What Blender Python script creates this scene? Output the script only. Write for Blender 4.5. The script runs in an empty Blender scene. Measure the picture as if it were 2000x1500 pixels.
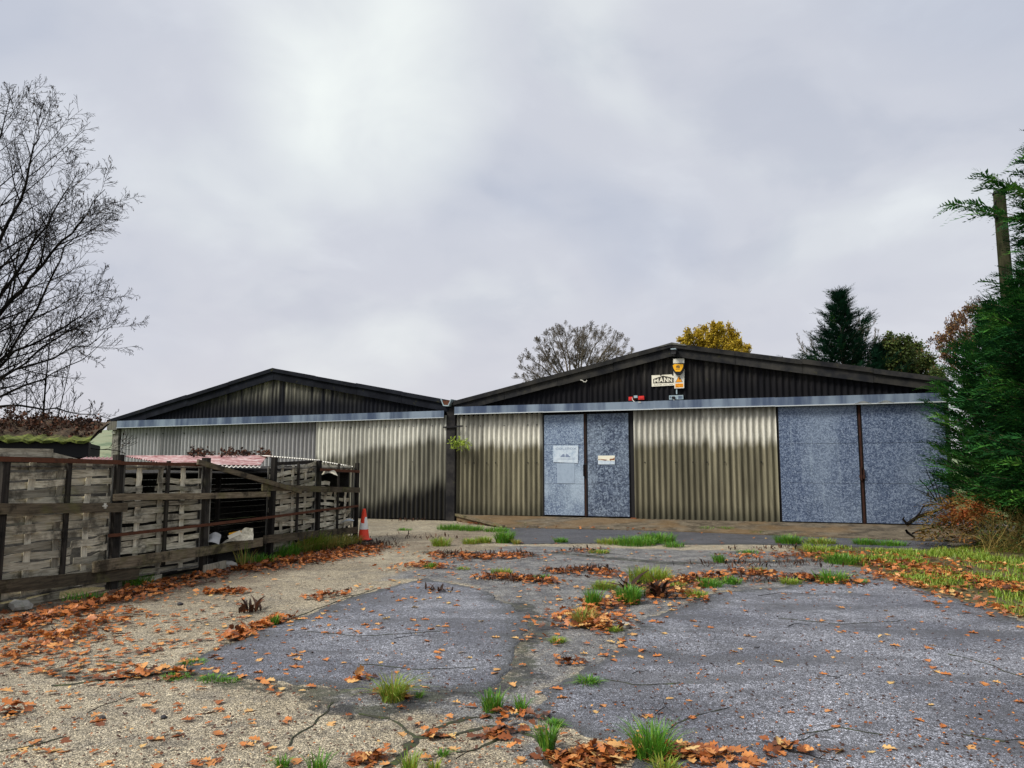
import bpy, bmesh, math, random
import numpy as np
from mathutils import Vector, Matrix, noise as mnoise
R = math.radians
rnd = random.Random(11)
rng = np.random.default_rng(7)
SC = bpy.context.scene
COL = SC.collection

# ------------------------------------------------------------------ camera
FPX, HOR, EYE = 1480.0, 167.0, 1.65          # focal length in px of a 2000 px wide frame, horizon offset, eye height
TH = math.atan(HOR / FPX)
cam_d = bpy.data.cameras.new('camera')
cam_d.sensor_width = 36.0
cam_d.lens = FPX / 2000.0 * 36.0
cam_d.clip_start, cam_d.clip_end = 0.1, 4000.0
cam = bpy.data.objects.new('camera', cam_d)
COL.objects.link(cam)
cam.location = (0, 0, EYE)
cam.rotation_euler = (math.pi / 2 + TH, 0, 0)
SC.camera = cam

# ------------------------------------------------------------------ world: overcast sky
SUN_EL, SUN_AZ = R(48), R(242)
W = bpy.data.worlds.new('World')
SC.world = W
W.use_nodes = True
wn, wl = W.node_tree.nodes, W.node_tree.links
wn.clear()
def wnode(t, **kw):
    n = wn.new(t)
    for k, v in kw.items():
        setattr(n, k, v)
    return n
w_out = wnode('ShaderNodeOutputWorld')
w_sky = wnode('ShaderNodeTexSky', sky_type='NISHITA', sun_disc=False, sun_elevation=SUN_EL, sun_rotation=SUN_AZ)
w_b1 = wnode('ShaderNodeBackground'); w_b1.inputs[1].default_value = 0.05
wl.new(w_sky.outputs[0], w_b1.inputs[0])
w_tc = wnode('ShaderNodeTexCoord')
w_sep = wnode('ShaderNodeSeparateXYZ'); wl.new(w_tc.outputs['Generated'], w_sep.inputs[0])
def wmath(op, a, b=None, c=None):
    n = wnode('ShaderNodeMath', operation=op)
    for i, x in enumerate((a, b, c)):
        if x is None: continue
        if isinstance(x, (int, float)): n.inputs[i].default_value = x
        else: wl.new(x, n.inputs[i])
    return n.outputs[0]
zden = wmath('ADD', wmath('MAXIMUM', w_sep.outputs[2], 0.0), 0.42)     # clouds flatten towards the horizon
w_cmb = wnode('ShaderNodeCombineXYZ')
wl.new(wmath('DIVIDE', w_sep.outputs[0], zden), w_cmb.inputs[0])
wl.new(wmath('DIVIDE', w_sep.outputs[1], zden), w_cmb.inputs[1])
def wnoise(scale, detail, rough, off):
    m = wnode('ShaderNodeMapping'); m.inputs['Location'].default_value = off
    wl.new(w_cmb.outputs[0], m.inputs[0])
    n = wnode('ShaderNodeTexNoise'); n.inputs['Scale'].default_value = scale
    n.inputs['Detail'].default_value = detail; n.inputs['Roughness'].default_value = rough
    n.inputs['Distortion'].default_value = 0.35
    wl.new(m.outputs[0], n.inputs['Vector'])
    return n.outputs['Fac']
def wramp(fac, stops):
    n = wnode('ShaderNodeValToRGB')
    e = n.color_ramp.elements
    while len(e) < len(stops): e.new(0.5)
    for i, (p, c) in enumerate(stops):
        e[i].position = p; e[i].color = (*c, 1)
    n.color_ramp.interpolation = 'EASE'
    wl.new(fac, n.inputs[0])
    return n.outputs[0]
SKY_OFF = (1.35, 0.35, 0.0)
c1 = wramp(wnoise(1.5, 4, 0.48, SKY_OFF), [(0.32, (0.212, 0.226, 0.262)), (0.52, (0.248, 0.256, 0.282)), (0.72, (0.330, 0.346, 0.345))])
c2 = wramp(wnoise(4.0, 6, 0.52, (4.2, 1.1, 2.0)), [(0.30, (0.89, 0.905, 0.93)), (0.50, (1, 1, 1)), (0.70, (1.10, 1.10, 1.08))])
w_mx = wnode('ShaderNodeMix', data_type='RGBA', blend_type='MULTIPLY'); w_mx.inputs[0].default_value = 1.0
wl.new(c1, w_mx.inputs[6]); wl.new(c2, w_mx.inputs[7])
# a thin place in the cloud, up and a little left, where the light comes through
gd = Vector((-0.175, math.cos(R(29)), math.sin(R(29)))).normalized()
w_dot = wnode('ShaderNodeVectorMath', operation='DOT_PRODUCT'); wl.new(w_tc.outputs['Generated'], w_dot.inputs[0]); w_dot.inputs[1].default_value = gd
w_gl = wnode('ShaderNodeMapRange', interpolation_type='SMOOTHSTEP')
for i, q_ in enumerate((0.980, 1.0, 0.0, 1.0)): w_gl.inputs[i+1].default_value = q_
wl.new(w_dot.outputs['Value'], w_gl.inputs[0])
w_gm = wnode('ShaderNodeMix', data_type='RGBA'); wl.new(wmath('MULTIPLY', w_gl.outputs[0], wmath('MULTIPLY', wnoise(5.0, 4, 0.5, (2.2, 0.4, 0.0)), 1.5)), w_gm.inputs[0])
wl.new(w_mx.outputs[2], w_gm.inputs[6]); w_gm.inputs[7].default_value = (0.36, 0.377, 0.368, 1)
w_mx = w_gm
# pinkish-lavender lower deck of cloud near the horizon
w_mr = wnode('ShaderNodeMapRange', interpolation_type='SMOOTHSTEP')
w_mr.inputs[1].default_value = 0.0; w_mr.inputs[2].default_value = 0.36
w_mr.inputs[3].default_value = 0.75; w_mr.inputs[4].default_value = 0.0
wl.new(w_sep.outputs[2], w_mr.inputs[0])
w_mx2 = wnode('ShaderNodeMix', data_type='RGBA'); wl.new(w_mr.outputs[0], w_mx2.inputs[0])
wl.new(w_mx.outputs[2], w_mx2.inputs[6]); w_mx2.inputs[7].default_value = (0.266, 0.258, 0.276, 1)
w_b2 = wnode('ShaderNodeBackground'); w_b2.inputs[1].default_value = 0.89
wl.new(w_mx2.outputs[2], w_b2.inputs[0])
w_ms = wnode('ShaderNodeMixShader'); w_ms.inputs[0].default_value = 0.94
wl.new(w_b1.outputs[0], w_ms.inputs[1]); wl.new(w_b2.outputs[0], w_ms.inputs[2])
wl.new(w_ms.outputs[0], w_out.inputs[0])

sun_d = bpy.data.lights.new('sun', 'SUN')
sun_d.energy, sun_d.angle, sun_d.color = 1.5, R(20), (1.0, 0.95, 0.86)
sun = bpy.data.objects.new('sun', sun_d); COL.objects.link(sun)
sdir = Vector((math.sin(SUN_AZ) * math.cos(SUN_EL), math.cos(SUN_AZ) * math.cos(SUN_EL), math.sin(SUN_EL)))
sun.rotation_euler = sdir.to_track_quat('Z', 'Y').to_euler()
sun.location = sdir * 60

SC.view_settings.view_transform = 'Standard'
SC.view_settings.look = 'None'
SC.view_settings.exposure = 1.55
SC.view_settings.gamma = 1.0
SC.view_settings.use_curve_mapping = False

# ------------------------------------------------------------------ sighting helpers (photo pixel -> point of the place)
def ray(u, v):
    a = (u - 1000.0) / FPX; b = -(v - 750.0) / FPX
    return Vector((a, math.cos(TH) - b * math.sin(TH), math.sin(TH) + b * math.cos(TH)))
def G(u, v, z=0.0):
    d = ray(u, v); t = (z - EYE) / d.z
    return Vector((0, 0, EYE)) + d * t
def AT(u, v, D):
    d = ray(u, v)
    return Vector((0, 0, EYE)) + d * (D / d.y)
P0 = G(884, 1017)
_dv = ray(-3010, 917)
WD = Vector((-_dv.x, -_dv.y, 0)).normalized()      # along the barn fronts, to the right
WN = Vector((WD.y, -WD.x, 0))                       # out of the fronts, to the viewer
BROT = math.atan2(WD.y, WD.x)
def WL(u, v, off=0.0):                              # pixel -> (s, z) on the barn fronts
    d = ray(u, v); c = Vector((0, 0, EYE))
    t = ((P0 - c).dot(WN) + off) / d.dot(WN)
    p = c + d * t
    return (p - P0).dot(WD), p.z
def B2W(s, y, z):
    return P0 + WD * s - WN * y + Vector((0, 0, z))

# ------------------------------------------------------------------ mesh helpers
class MB:
    def __init__(self): self.v = []; self.f = []; self.m = []
    def add(self, vs, fs, mi=0):
        b = len(self.v); self.v += [tuple(x) for x in vs]
        for f in fs: self.f.append(tuple(b + i for i in f)); self.m.append(mi)
        return self
    def box(self, x0, x1, y0, y1, z0, z1, mi=0):
        return self.add([(x0,y0,z0),(x1,y0,z0),(x1,y1,z0),(x0,y1,z0),(x0,y0,z1),(x1,y0,z1),(x1,y1,z1),(x0,y1,z1)],
                 [(0,3,2,1),(4,5,6,7),(0,1,5,4),(1,2,6,5),(2,3,7,6),(3,0,4,7)], mi)
    def hexa(self, p, mi=0):        # eight corners, bottom loop then top loop
        return self.add(p, [(0,3,2,1),(4,5,6,7),(0,1,5,4),(1,2,6,5),(2,3,7,6),(3,0,4,7)], mi)
    def bar(self, a, b, w, h, up=(0,0,1), mi=0, w2=None, h2=None):   # a beam from a to b
        a = Vector(a); b = Vector(b); d = (b - a).normalized(); up = Vector(up)
        x = d.cross(up)
        if x.length < 1e-4: x = d.cross(Vector((1,0,0)))
        x.normalize(); z = x.cross(d).normalized()
        w2 = w if w2 is None else w2; h2 = h if h2 is None else h2
        p = []
        for c, ww, hh in ((a, w, h), (b, w2, h2)):
            p += [c - x*ww/2 - z*hh/2, c + x*ww/2 - z*hh/2, c + x*ww/2 + z*hh/2, c - x*ww/2 + z*hh/2]
        return self.add(p, [(0,1,2,3),(7,6,5,4),(0,4,5,1),(1,5,6,2),(2,6,7,3),(3,7,4,0)], mi)
    def tube(self, pts, radii, n=6, cap=True, mi=0):
        pts = [Vector(p) for p in pts]; b = len(self.v); k = len(pts)
        ref = None
        for i, p in enumerate(pts):
            d = (pts[min(i+1, k-1)] - pts[max(i-1, 0)])
            if d.length < 1e-9: d = Vector((0,0,1))
            d.normalize()
            if ref is None:
                ref = d.orthogonal().normalized()
            x = (ref - d * ref.dot(d))
            if x.length < 1e-5: x = d.orthogonal()
            x.normalize(); ref = x; y = d.cross(x)
            for j in range(n):
                a = 2*math.pi*j/n
                q = p + (x*math.cos(a) + y*math.sin(a)) * radii[i]
                self.v.append((q.x, q.y, q.z))
        for i in range(k-1):
            for j in range(n):
                self.f.append((b+i*n+j, b+i*n+(j+1)%n, b+(i+1)*n+(j+1)%n, b+(i+1)*n+j)); self.m.append(mi)
        if cap and n > 2:
            self.f.append(tuple(b+j for j in reversed(range(n)))); self.m.append(mi)
            self.f.append(tuple(b+(k-1)*n+j for j in range(n))); self.m.append(mi)
        return self
    def prism(self, poly, y0, y1, mi=0):     # polygon in x-z extruded in y
        n = len(poly)
        vs = [(x, y0, z) for x, z in poly] + [(x, y1, z) for x, z in poly]
        fs = [tuple(range(n)), tuple(reversed(range(n, 2*n)))]
        fs += [(i, i+n, (i+1) % n + n, (i+1) % n) for i in range(n)]
        return self.add(vs, fs, mi)
    def mesh(self, name, smooth=False):
        me = bpy.data.meshes.new(name)
        me.from_pydata(self.v, [], self.f)
        if smooth: me.polygons.foreach_set('use_smooth', [True]*len(self.f))
        return me
    def build(self, name, mats, parent=None, smooth=False, loc=None):
        me = self.mesh(name, smooth)
        mats = mats if isinstance(mats, (list, tuple)) else [mats]
        for m in mats: me.materials.append(m)
        if any(self.m): me.polygons.foreach_set('material_index', self.m)
        bm = bmesh.new(); bm.from_mesh(me); bmesh.ops.recalc_face_normals(bm, faces=bm.faces); bm.to_mesh(me); bm.free()
        return obj(name, me, parent, loc)
def obj(name, me, parent=None, loc=None):
    o = bpy.data.objects.new(name, me); COL.objects.link(o)
    if parent is not None: o.parent = parent
    if loc is not None: o.location = loc
    return o
def np_mesh(name, V, F, mat, var=None, smooth=False):
    V = np.asarray(V, np.float32); F = np.asarray(F, np.int32)
    me = bpy.data.meshes.new(name)
    n, k = F.shape
    me.vertices.add(len(V)); me.vertices.foreach_set('co', V.ravel())
    me.loops.add(n*k); me.loops.foreach_set('vertex_index', F.ravel())
    me.polygons.add(n); me.polygons.foreach_set('loop_start', np.arange(0, n*k, k, dtype=np.int32))
    if smooth: me.polygons.foreach_set('use_smooth', np.ones(n, bool))
    if var is not None:
        a = me.attributes.new('var', 'FLOAT', 'POINT'); a.data.foreach_set('value', np.asarray(var, np.float32))
    me.update(calc_edges=True); me.validate()
    if mat: me.materials.append(mat)
    return me
def tag(o, label=None, cat=None, group=None, kind=None):
    if label: o['label'] = label
    if cat: o['category'] = cat
    if group: o['group'] = group
    if kind: o['kind'] = kind
    return o
def thing(name, loc, label, cat, group=None, rz=0.0):
    o = bpy.data.objects.new(name, None); COL.objects.link(o)
    o.location = loc; o.rotation_euler = (0, 0, rz); o.empty_display_size = 0.2
    return tag(o, label, cat, group)
def copy_thing(o, parent=None):
    c = o.copy(); COL.objects.link(c)
    if parent is not None: c.parent = parent
    for ch in o.children: copy_thing(ch, c)
    return c

# ------------------------------------------------------------------ material helpers
class NT:
    def __init__(self, name):
        self.mat = bpy.data.materials.new(name); self.mat.use_nodes = True
        self.nt = self.mat.node_tree; self.nt.nodes.clear()
        self.out = self.nt.nodes.new('ShaderNodeOutputMaterial')
        self.tc = self.nt.nodes.new('ShaderNodeTexCoord')
        self.oc = self.tc.outputs['Object']
    def n(self, t, **kw):
        x = self.nt.nodes.new(t)
        for k, v in kw.items(): setattr(x, k, v)
        return x
    def set(self, sock, v):
        if isinstance(v, bpy.types.NodeSocket): self.nt.links.new(v, sock)
        elif isinstance(v, (tuple, list)) and sock.type == 'RGBA': sock.default_value = (*v[:3], 1)
        else: sock.default_value = v
    def map(self, scale=(1,1,1), loc=(0,0,0), rot=(0,0,0), co=None):
        m = self.n('ShaderNodeMapping'); m.inputs['Scale'].default_value = scale
        m.inputs['Location'].default_value = loc; m.inputs['Rotation'].default_value = rot
        self.set(m.inputs[0], co or self.oc); return m.outputs[0]
    def noise(self, scale, detail=4, rough=0.55, co=None, dist=0.0, out='Fac'):
        x = self.n('ShaderNodeTexNoise'); x.inputs['Scale'].default_value = scale; x.inputs['Detail'].default_value = detail
        x.inputs['Roughness'].default_value = rough; x.inputs['Distortion'].default_value = dist
        self.set(x.inputs['Vector'], co or self.oc); return x.outputs[out]
    def vor(self, scale, co=None, feature='F1', out='Distance', rand=1.0):
        x = self.n('ShaderNodeTexVoronoi', feature=feature); x.inputs['Scale'].default_value = scale
        x.inputs['Randomness'].default_value = rand
        self.set(x.inputs['Vector'], co or self.oc); return x.outputs[out]
    def ramp(self, fac, stops, interp='LINEAR'):
        x = self.n('ShaderNodeValToRGB'); e = x.color_ramp.elements; x.color_ramp.interpolation = interp
        while len(e) < len(stops): e.new(0.5)
        for i, (p, c) in enumerate(stops):
            if isinstance(c, (int, float)): c = (c, c, c)
            e[i].position = p; e[i].color = (*c, 1)
        self.set(x.inputs[0], fac); return x.outputs[0]
    def mix(self, fac, a, b, mode='MIX'):
        x = self.n('ShaderNodeMix', data_type='RGBA', blend_type=mode)
        self.set(x.inputs[0], fac); self.set(x.inputs[6], a); self.set(x.inputs[7], b); return x.outputs[2]
    def math(self, op, a, b=0.0, clamp=False):
        x = self.n('ShaderNodeMath', operation=op, use_clamp=clamp)
        self.set(x.inputs[0], a); self.set(x.inputs[1], b); return x.outputs[0]
    def mr(self, v, a, b, c=0.0, d=1.0, smooth=True):
        x = self.n('ShaderNodeMapRange', interpolation_type='SMOOTHSTEP' if smooth else 'LINEAR')
        self.set(x.inputs[0], v)
        for i, q in enumerate((a, b, c, d)): self.set(x.inputs[i+1], q)
        return x.outputs[0]
    def sep(self, co=None):
        x = self.n('ShaderNodeSeparateXYZ'); self.set(x.inputs[0], co or self.oc); return x.outputs
    def attr(self, name, out='Fac'):
        x = self.n('ShaderNodeAttribute', attribute_name=name); return x.outputs[out]
    def orand(self):
        return self.n('ShaderNodeObjectInfo').outputs['Random']
    def bump(self, h, strength=0.5, dist=0.01, normal=None):
        x = self.n('ShaderNodeBump'); x.inputs['Strength'].default_value = strength; x.inputs['Distance'].default_value = dist
        self.set(x.inputs['Height'], h)
        if normal is not None: self.set(x.inputs['Normal'], normal)
        return x.outputs[0]
    def bsdf(self, col, rough=0.8, metal=0.0, normal=None, spec=0.2, trans=0.0):
        x = self.n('ShaderNodeBsdfPrincipled')
        self.set(x.inputs['Base Color'], col); self.set(x.inputs['Roughness'], rough); self.set(x.inputs['Metallic'], metal)
        self.set(x.inputs['Specular IOR Level'], spec)
        if normal is not None: self.set(x.inputs['Normal'], normal)
        s = x.outputs[0]
        if trans:
            t = self.n('ShaderNodeBsdfTranslucent'); self.set(t.inputs[0], col)
            m = self.n('ShaderNodeMixShader'); m.inputs[0].default_value = trans
            self.nt.links.new(s, m.inputs[1]); self.nt.links.new(t.outputs[0], m.inputs[2]); s = m.outputs[0]
        self.nt.links.new(s, self.out.inputs[0]); return self.mat
# ------------------------------------------------------------------ materials
def cement(name, pale, algae, zb, slope=0.0, s_ref=0.0, mould=False, amount=1.0):
    t = NT(name); s, y, z = t.sep()
    streak = t.noise(1.0, 5, 0.6, t.map((5.5, 1, 0.35)))
    fine = t.noise(22, 4, 0.6, t.map((1, 1, 0.5)))
    blot = t.noise(0.9, 4, 0.6, t.map((1, 1, 1), (3, 1, 7)))
    zz = t.math('SUBTRACT', z, t.math('MULTIPLY', t.math('SUBTRACT', s, s_ref), slope))
    zz = t.math('ADD', zz, t.math('MULTIPLY', t.math('SUBTRACT', streak, 0.5), 0.75))
    zz = t.math('ADD', zz, t.math('MULTIPLY', t.math('SUBTRACT', blot, 0.5), 0.35))
    f = t.mr(zz, zb - 0.20, zb + 0.20)                       # 0 below: algae, 1 above: clean sheet
    al = t.mix(t.mr(streak, 0.32, 0.68), tuple(c*0.62 for c in algae), tuple(c*1.35 for c in algae))
    pl = t.mix(t.mr(fine, 0.3, 0.7), tuple(c*0.85 for c in pale), pale)
    base = t.mix(t.math('MULTIPLY', t.math('SUBTRACT', 1.0, f), amount, True), pl, al)
    dirt = t.noise(1.0, 6, 0.65, t.map((9, 1, 0.8), (0, 4, 1)))
    base = t.mix(t.math('MULTIPLY', t.mr(dirt, 0.52, 0.75), 0.5), base, (0.055, 0.052, 0.04))
    damp = t.math('ADD', z, t.math('MULTIPLY', t.math('SUBTRACT', dirt, 0.5), 1.0))
    base = t.mix(t.math('MULTIPLY', t.mr(damp, 0.2, 0.75, 1.0, 0.0), 0.75), base, (0.045, 0.045, 0.032))
    # overhang shade under the head flashing, painted in as streaky dark runs
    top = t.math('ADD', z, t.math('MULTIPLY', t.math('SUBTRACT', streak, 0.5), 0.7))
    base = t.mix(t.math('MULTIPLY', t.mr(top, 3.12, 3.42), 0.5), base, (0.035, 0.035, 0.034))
    if mould:
        m = t.math('SUBTRACT', t.math('ADD', t.math('MULTIPLY', z, 1.0), t.math('MULTIPLY', t.math('ABSOLUTE', t.math('ADD', s, 0.25)), 0.30)), t.math('MULTIPLY', t.math('SUBTRACT', streak, 0.5), 1.2))
        base = t.mix(t.math('MULTIPLY', t.mr(m, 0.95, 1.6, 1.0, 0.0), 0.97), base, (0.008, 0.008, 0.009))
    rib = t.math('SINE', t.math('MULTIPLY', s, 2*math.pi/0.168))          # troughs darkened to bring out the ribs: painted shade along with grime
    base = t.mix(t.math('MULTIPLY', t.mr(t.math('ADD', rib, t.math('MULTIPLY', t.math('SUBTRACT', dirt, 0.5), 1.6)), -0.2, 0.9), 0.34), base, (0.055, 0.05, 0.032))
    tint = t.mr(t.orand(), 0, 1, 0.74, 1.12, False)
    c = t.n('ShaderNodeCombineColor')
    for i in range(3): t.set(c.inputs[i], tint)
    base = t.mix(1.0, base, c.outputs[0], 'MULTIPLY')
    return t.bsdf(base, 0.88, 0, t.bump(t.math('ADD', fine, t.math('MULTIPLY', dirt, 0.6)), 0.35, 0.006))
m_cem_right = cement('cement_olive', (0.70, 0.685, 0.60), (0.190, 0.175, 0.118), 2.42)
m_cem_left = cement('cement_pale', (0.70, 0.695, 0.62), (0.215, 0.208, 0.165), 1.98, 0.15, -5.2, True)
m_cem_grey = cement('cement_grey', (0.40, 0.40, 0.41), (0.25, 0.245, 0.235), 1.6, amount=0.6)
def gable(name, dark, light, amt, cen):
    t = NT(name); s, y, z = t.sep()
    streak = t.noise(1.0, 5, 0.6, t.map((4.2, 1, 0.22)))
    s2 = t.noise(1.0, 4, 0.6, t.map((1.1, 1, 0.3), (5, 2, 1)))
    fine = t.noise(24, 4)
    f = t.math('MULTIPLY', t.mr(t.math('ADD', streak, t.math('MULTIPLY', s2, 0.7)), 0.72, 1.05), amt)
    d = t.mr(t.math('ABSOLUTE', t.math('SUBTRACT', s, cen)), 1.2, 6.5, 1.0, 0.25)
    low = t.mr(t.math('SUBTRACT', z, t.math('MULTIPLY', streak, 0.7)), 3.45, 4.35, 0.04, 1.0)
    f = t.math('MULTIPLY', t.math('MULTIPLY', f, d), low, True)
    base = t.mix(f, dark, light)
    moss = t.mr(t.noise(3.0, 5, 0.7), 0.62, 0.78)
    base = t.mix(t.math('MULTIPLY', moss, 0.30), base, (0.10, 0.105, 0.03))
    return t.bsdf(base, 0.9, 0, t.bump(fine, 0.3, 0.006), 0.08)
m_gable_l = gable('gable_cement_streaked', (0.010, 0.011, 0.015), (0.25, 0.24, 0.19), 1.0, -6.6)
m_gable_r = gable('gable_cement_dark', (0.0085, 0.0085, 0.0105), (0.060, 0.056, 0.050), 0.85, 8.0)
def streaky_metal(name, a, b, metal=0.45, rough=0.5):
    t = NT(name)
    st = t.noise(1.0, 5, 0.6, t.map((2.2, 1, 0.25)))
    st2 = t.noise(1.0, 4, 0.6, t.map((0.5, 1, 0.2), (9, 0, 0)))
    fine = t.noise(60, 3)
    f = t.mr(t.math('ADD', st, t.math('MULTIPLY', st2, 0.8)), 0.72, 1.08)
    col = t.mix(f, a, b)
    col = t.mix(t.math('MULTIPLY', fine, 0.25), col, (0.05, 0.06, 0.08))
    return t.bsdf(col, t.mr(st, 0.3, 0.7, rough - 0.1, rough + 0.12), metal, t.bump(st, 0.15, 0.01))
m_flash = streaky_metal('galvanised_flashing', (0.070, 0.098, 0.165), (0.24, 0.30, 0.375))
m_flash_lip = NT('flashing_lip').bsdf((0.50, 0.54, 0.56), 0.5, 0.3)
def spangle(name, base, dark, light, sc=34.0, contrast=1.0, wear=(0.46, 0.56, 0.66), wamt=0.5):
    t = NT(name); s, y, z = t.sep()
    d = t.noise(7, 3, 0.6, out='Color')
    co = t.mix(0.07, t.oc, d, 'ADD')
    v = t.vor(sc, co, out='Color'); vs = t.sep(v)[0]
    v2 = t.sep(t.vor(sc*2.3, co, out='Color'))[1]
    k = t.math('ADD', t.math('MULTIPLY', vs, 0.6), t.math('MULTIPLY', v2, 0.4))
    col = t.ramp(k, [(0.12, tuple(a*(1-contrast)+b*contrast for a, b in zip(base, dark))), (0.5, base), (0.85, tuple(a*(1-contrast)+b*contrast for a, b in zip(base, light)))])
    big = t.noise(0.75, 4, 0.6, t.map((1, 1, 0.6)))
    col = t.mix(t.math('MULTIPLY', t.mr(big, 0.45, 0.68), wamt), col, wear)
    run = t.noise(1.0, 4, 0.6, t.map((7, 1, 0.3)))
    col = t.mix(t.math('MULTIPLY', t.mr(run, 0.58, 0.75), 0.3), col, wear)
    return t.bsdf(col, t.mr(k, 0.2, 0.8, 0.36, 0.56), 0.35, t.bump(k, 0.12, 0.004))
m_galv_l = spangle('galvanised_pale', (0.175, 0.235, 0.34), (0.085, 0.115, 0.185), (0.36, 0.44, 0.54), wamt=0.62)
m_galv_m = spangle('galvanised_dark', (0.090, 0.118, 0.180), (0.032, 0.043, 0.070), (0.25, 0.31, 0.39), wamt=0.25, sc=24)
m_galv_r = spangle('galvanised_blue', (0.100, 0.138, 0.222), (0.040, 0.057, 0.105), (0.26, 0.32, 0.425), sc=36, wamt=0.2)
def barge(name, a, b):
    t = NT(name)
    n1 = t.noise(2.0, 5, 0.65); n2 = t.noise(30, 4)
    col = t.mix(t.mr(n1, 0.35, 0.7), a, b)
    col = t.mix(t.math('MULTIPLY', t.mr(t.noise(5, 5, 0.7, t.map(loc=(3, 3, 3))), 0.6, 0.75), 0.35), col, (0.12, 0.115, 0.04))
    tint = t.mr(t.orand(), 0, 1, 0.8, 1.2, False)
    c = t.n('ShaderNodeCombineColor')
    for i in range(3): t.set(c.inputs[i], tint)
    return t.bsdf(t.mix(1.0, col, c.outputs[0], 'MULTIPLY'), 0.9, 0, t.bump(n2, 0.3, 0.006), 0.1)
m_barge_l = barge('barge_black', (0.006, 0.007, 0.011), (0.013, 0.015, 0.021))
m_barge_r = barge('barge_grey', (0.014, 0.015, 0.018), (0.044, 0.042, 0.038))
m_roof = barge('roof_cement_mossy', (0.045, 0.046, 0.045), (0.13, 0.13, 0.11))
m_black = NT('black_paint').bsdf((0.012, 0.012, 0.014), 0.7)
m_inside = NT('dark_interior').bsdf((0.02, 0.019, 0.018), 0.95)
def solid(name, col, rough=0.7, metal=0.0, dirt=0.35, sc=6.0, dcol=(0.05, 0.045, 0.035)):
    t = NT(name); n1 = t.noise(sc, 5, 0.65); n2 = t.noise(sc*7, 3)
    c = t.mix(t.math('MULTIPLY', t.mr(n1, 0.42, 0.75), dirt), col, dcol)
    return t.bsdf(c, rough, metal, t.bump(n2, 0.15, 0.004))
def wood(name, a, b, moss=(0.12, 0.13, 0.045), mamt=0.4, axis='y', rough=0.85, grey=0.0):
    t = NT(name)
    sc = {'y': (14, 0.9, 40), 'z': (30, 30, 1.0), 'x': (0.9, 14, 40)}[axis]
    g = t.noise(1.0, 5, 0.62, t.map(sc), dist=0.6)
    n1 = t.noise(1.6, 5, 0.65)
    r = t.orand()
    col = t.mix(t.mr(g, 0.3, 0.7), a, b)
    k = t.n('ShaderNodeCombineColor')
    for i in range(3): t.set(k.inputs[i], t.mr(r, 0, 1, 0.50, 1.35, False))
    col = t.mix(1.0, col, k.outputs[0], 'MULTIPLY')
    col = t.mix(t.math('MULTIPLY', t.mr(n1, 0.50, 0.70), mamt), col, moss)
    n3 = t.noise(2.7, 5, 0.7, t.map(loc=(5, 2, 9)))
    col = t.mix(t.math('MULTIPLY', t.mr(n3, 0.50, 0.66), 0.78), col, tuple(c*0.20 for c in a))
    return t.bsdf(col, rough, 0, t.bump(t.math('ADD', g, t.math('MULTIPLY', n3, 0.4)), 0.55, 0.008))
m_slat = wood('weathered_slat', (0.235, 0.212, 0.160), (0.57, 0.53, 0.415), (0.20, 0.20, 0.085), 0.5)
m_slat_v = wood('weathered_slat_upright', (0.33, 0.30, 0.235), (0.60, 0.56, 0.44), (0.24, 0.24, 0.14), 0.35, 'z')
m_rail = wood('weathered_rail', (0.075, 0.060, 0.040), (0.185, 0.150, 0.100), (0.115, 0.115, 0.035), 0.6)
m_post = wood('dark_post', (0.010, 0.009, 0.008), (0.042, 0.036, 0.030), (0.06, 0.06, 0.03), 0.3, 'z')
m_post_grey = wood('grey_post', (0.10, 0.095, 0.085), (0.24, 0.23, 0.20), (0.11, 0.11, 0.05), 0.4, 'z')  # paler grey weathered timber
m_rust = solid('rusty_metal', (0.115, 0.045, 0.025), 0.85, 0.2, 0.6, 9, (0.035, 0.018, 0.012))
m_rust_b = solid('rust_bright', (0.24, 0.085, 0.035), 0.85, 0.1, 0.5, 14, (0.05, 0.02, 0.012))
m_white = solid('old_white_paint', (0.68, 0.67, 0.60), 0.6, 0, 0.3, 8, (0.30, 0.27, 0.2))
m_cream = solid('cream_sign', (0.76, 0.73, 0.60), 0.5, 0, 0.22, 12, (0.35, 0.3, 0.2))
m_ink = NT('sign_ink').bsdf((0.045, 0.040, 0.034), 0.6)
m_yellow = solid('alarm_yellow', (0.83, 0.42, 0.02), 0.4, 0, 0.15, 10, (0.4, 0.2, 0.02))
m_orange = solid('warning_orange', (0.85, 0.33, 0.015), 0.45, 0, 0.15, 10, (0.4, 0.15, 0.02))
m_red = solid('red_plastic', (0.62, 0.035, 0.03), 0.45, 0, 0.2, 10, (0.15, 0.02, 0.02))
m_greyp = solid('grey_housing', (0.33, 0.42, 0.46), 0.5, 0.2, 0.25, 14)
m_cone = solid('cone_orange', (0.78, 0.065, 0.03), 0.45, 0, 0.22, 9, (0.30, 0.04, 0.025))
m_conew = solid('cone_sleeve_white', (0.82, 0.81, 0.77), 0.4, 0, 0.15, 9, (0.4, 0.38, 0.34))
m_rubber = solid('black_rubber', (0.025, 0.026, 0.03), 0.8, 0, 0.3, 9, (0.08, 0.07, 0.06))
m_pinkroof = None
def corr_roof(name, a, b, c):
    t = NT(name); n1 = t.noise(1.0, 5, 0.65, t.map((2.0, 7, 1))); n2 = t.noise(3, 4)
    col = t.ramp(n1, [(0.36, a), (0.52, b), (0.66, c)])
    return t.bsdf(t.mix(t.math('MULTIPLY', t.mr(n2, 0.55, 0.75), 0.5), col, (0.10, 0.05, 0.04)), 0.55, 0.1, t.bump(n2, 0.1, 0.01))
m_pinkroof = corr_roof('faded_red_sheet', (0.26, 0.10, 0.10), (0.50, 0.31, 0.30), (0.70, 0.63, 0.60))
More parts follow.
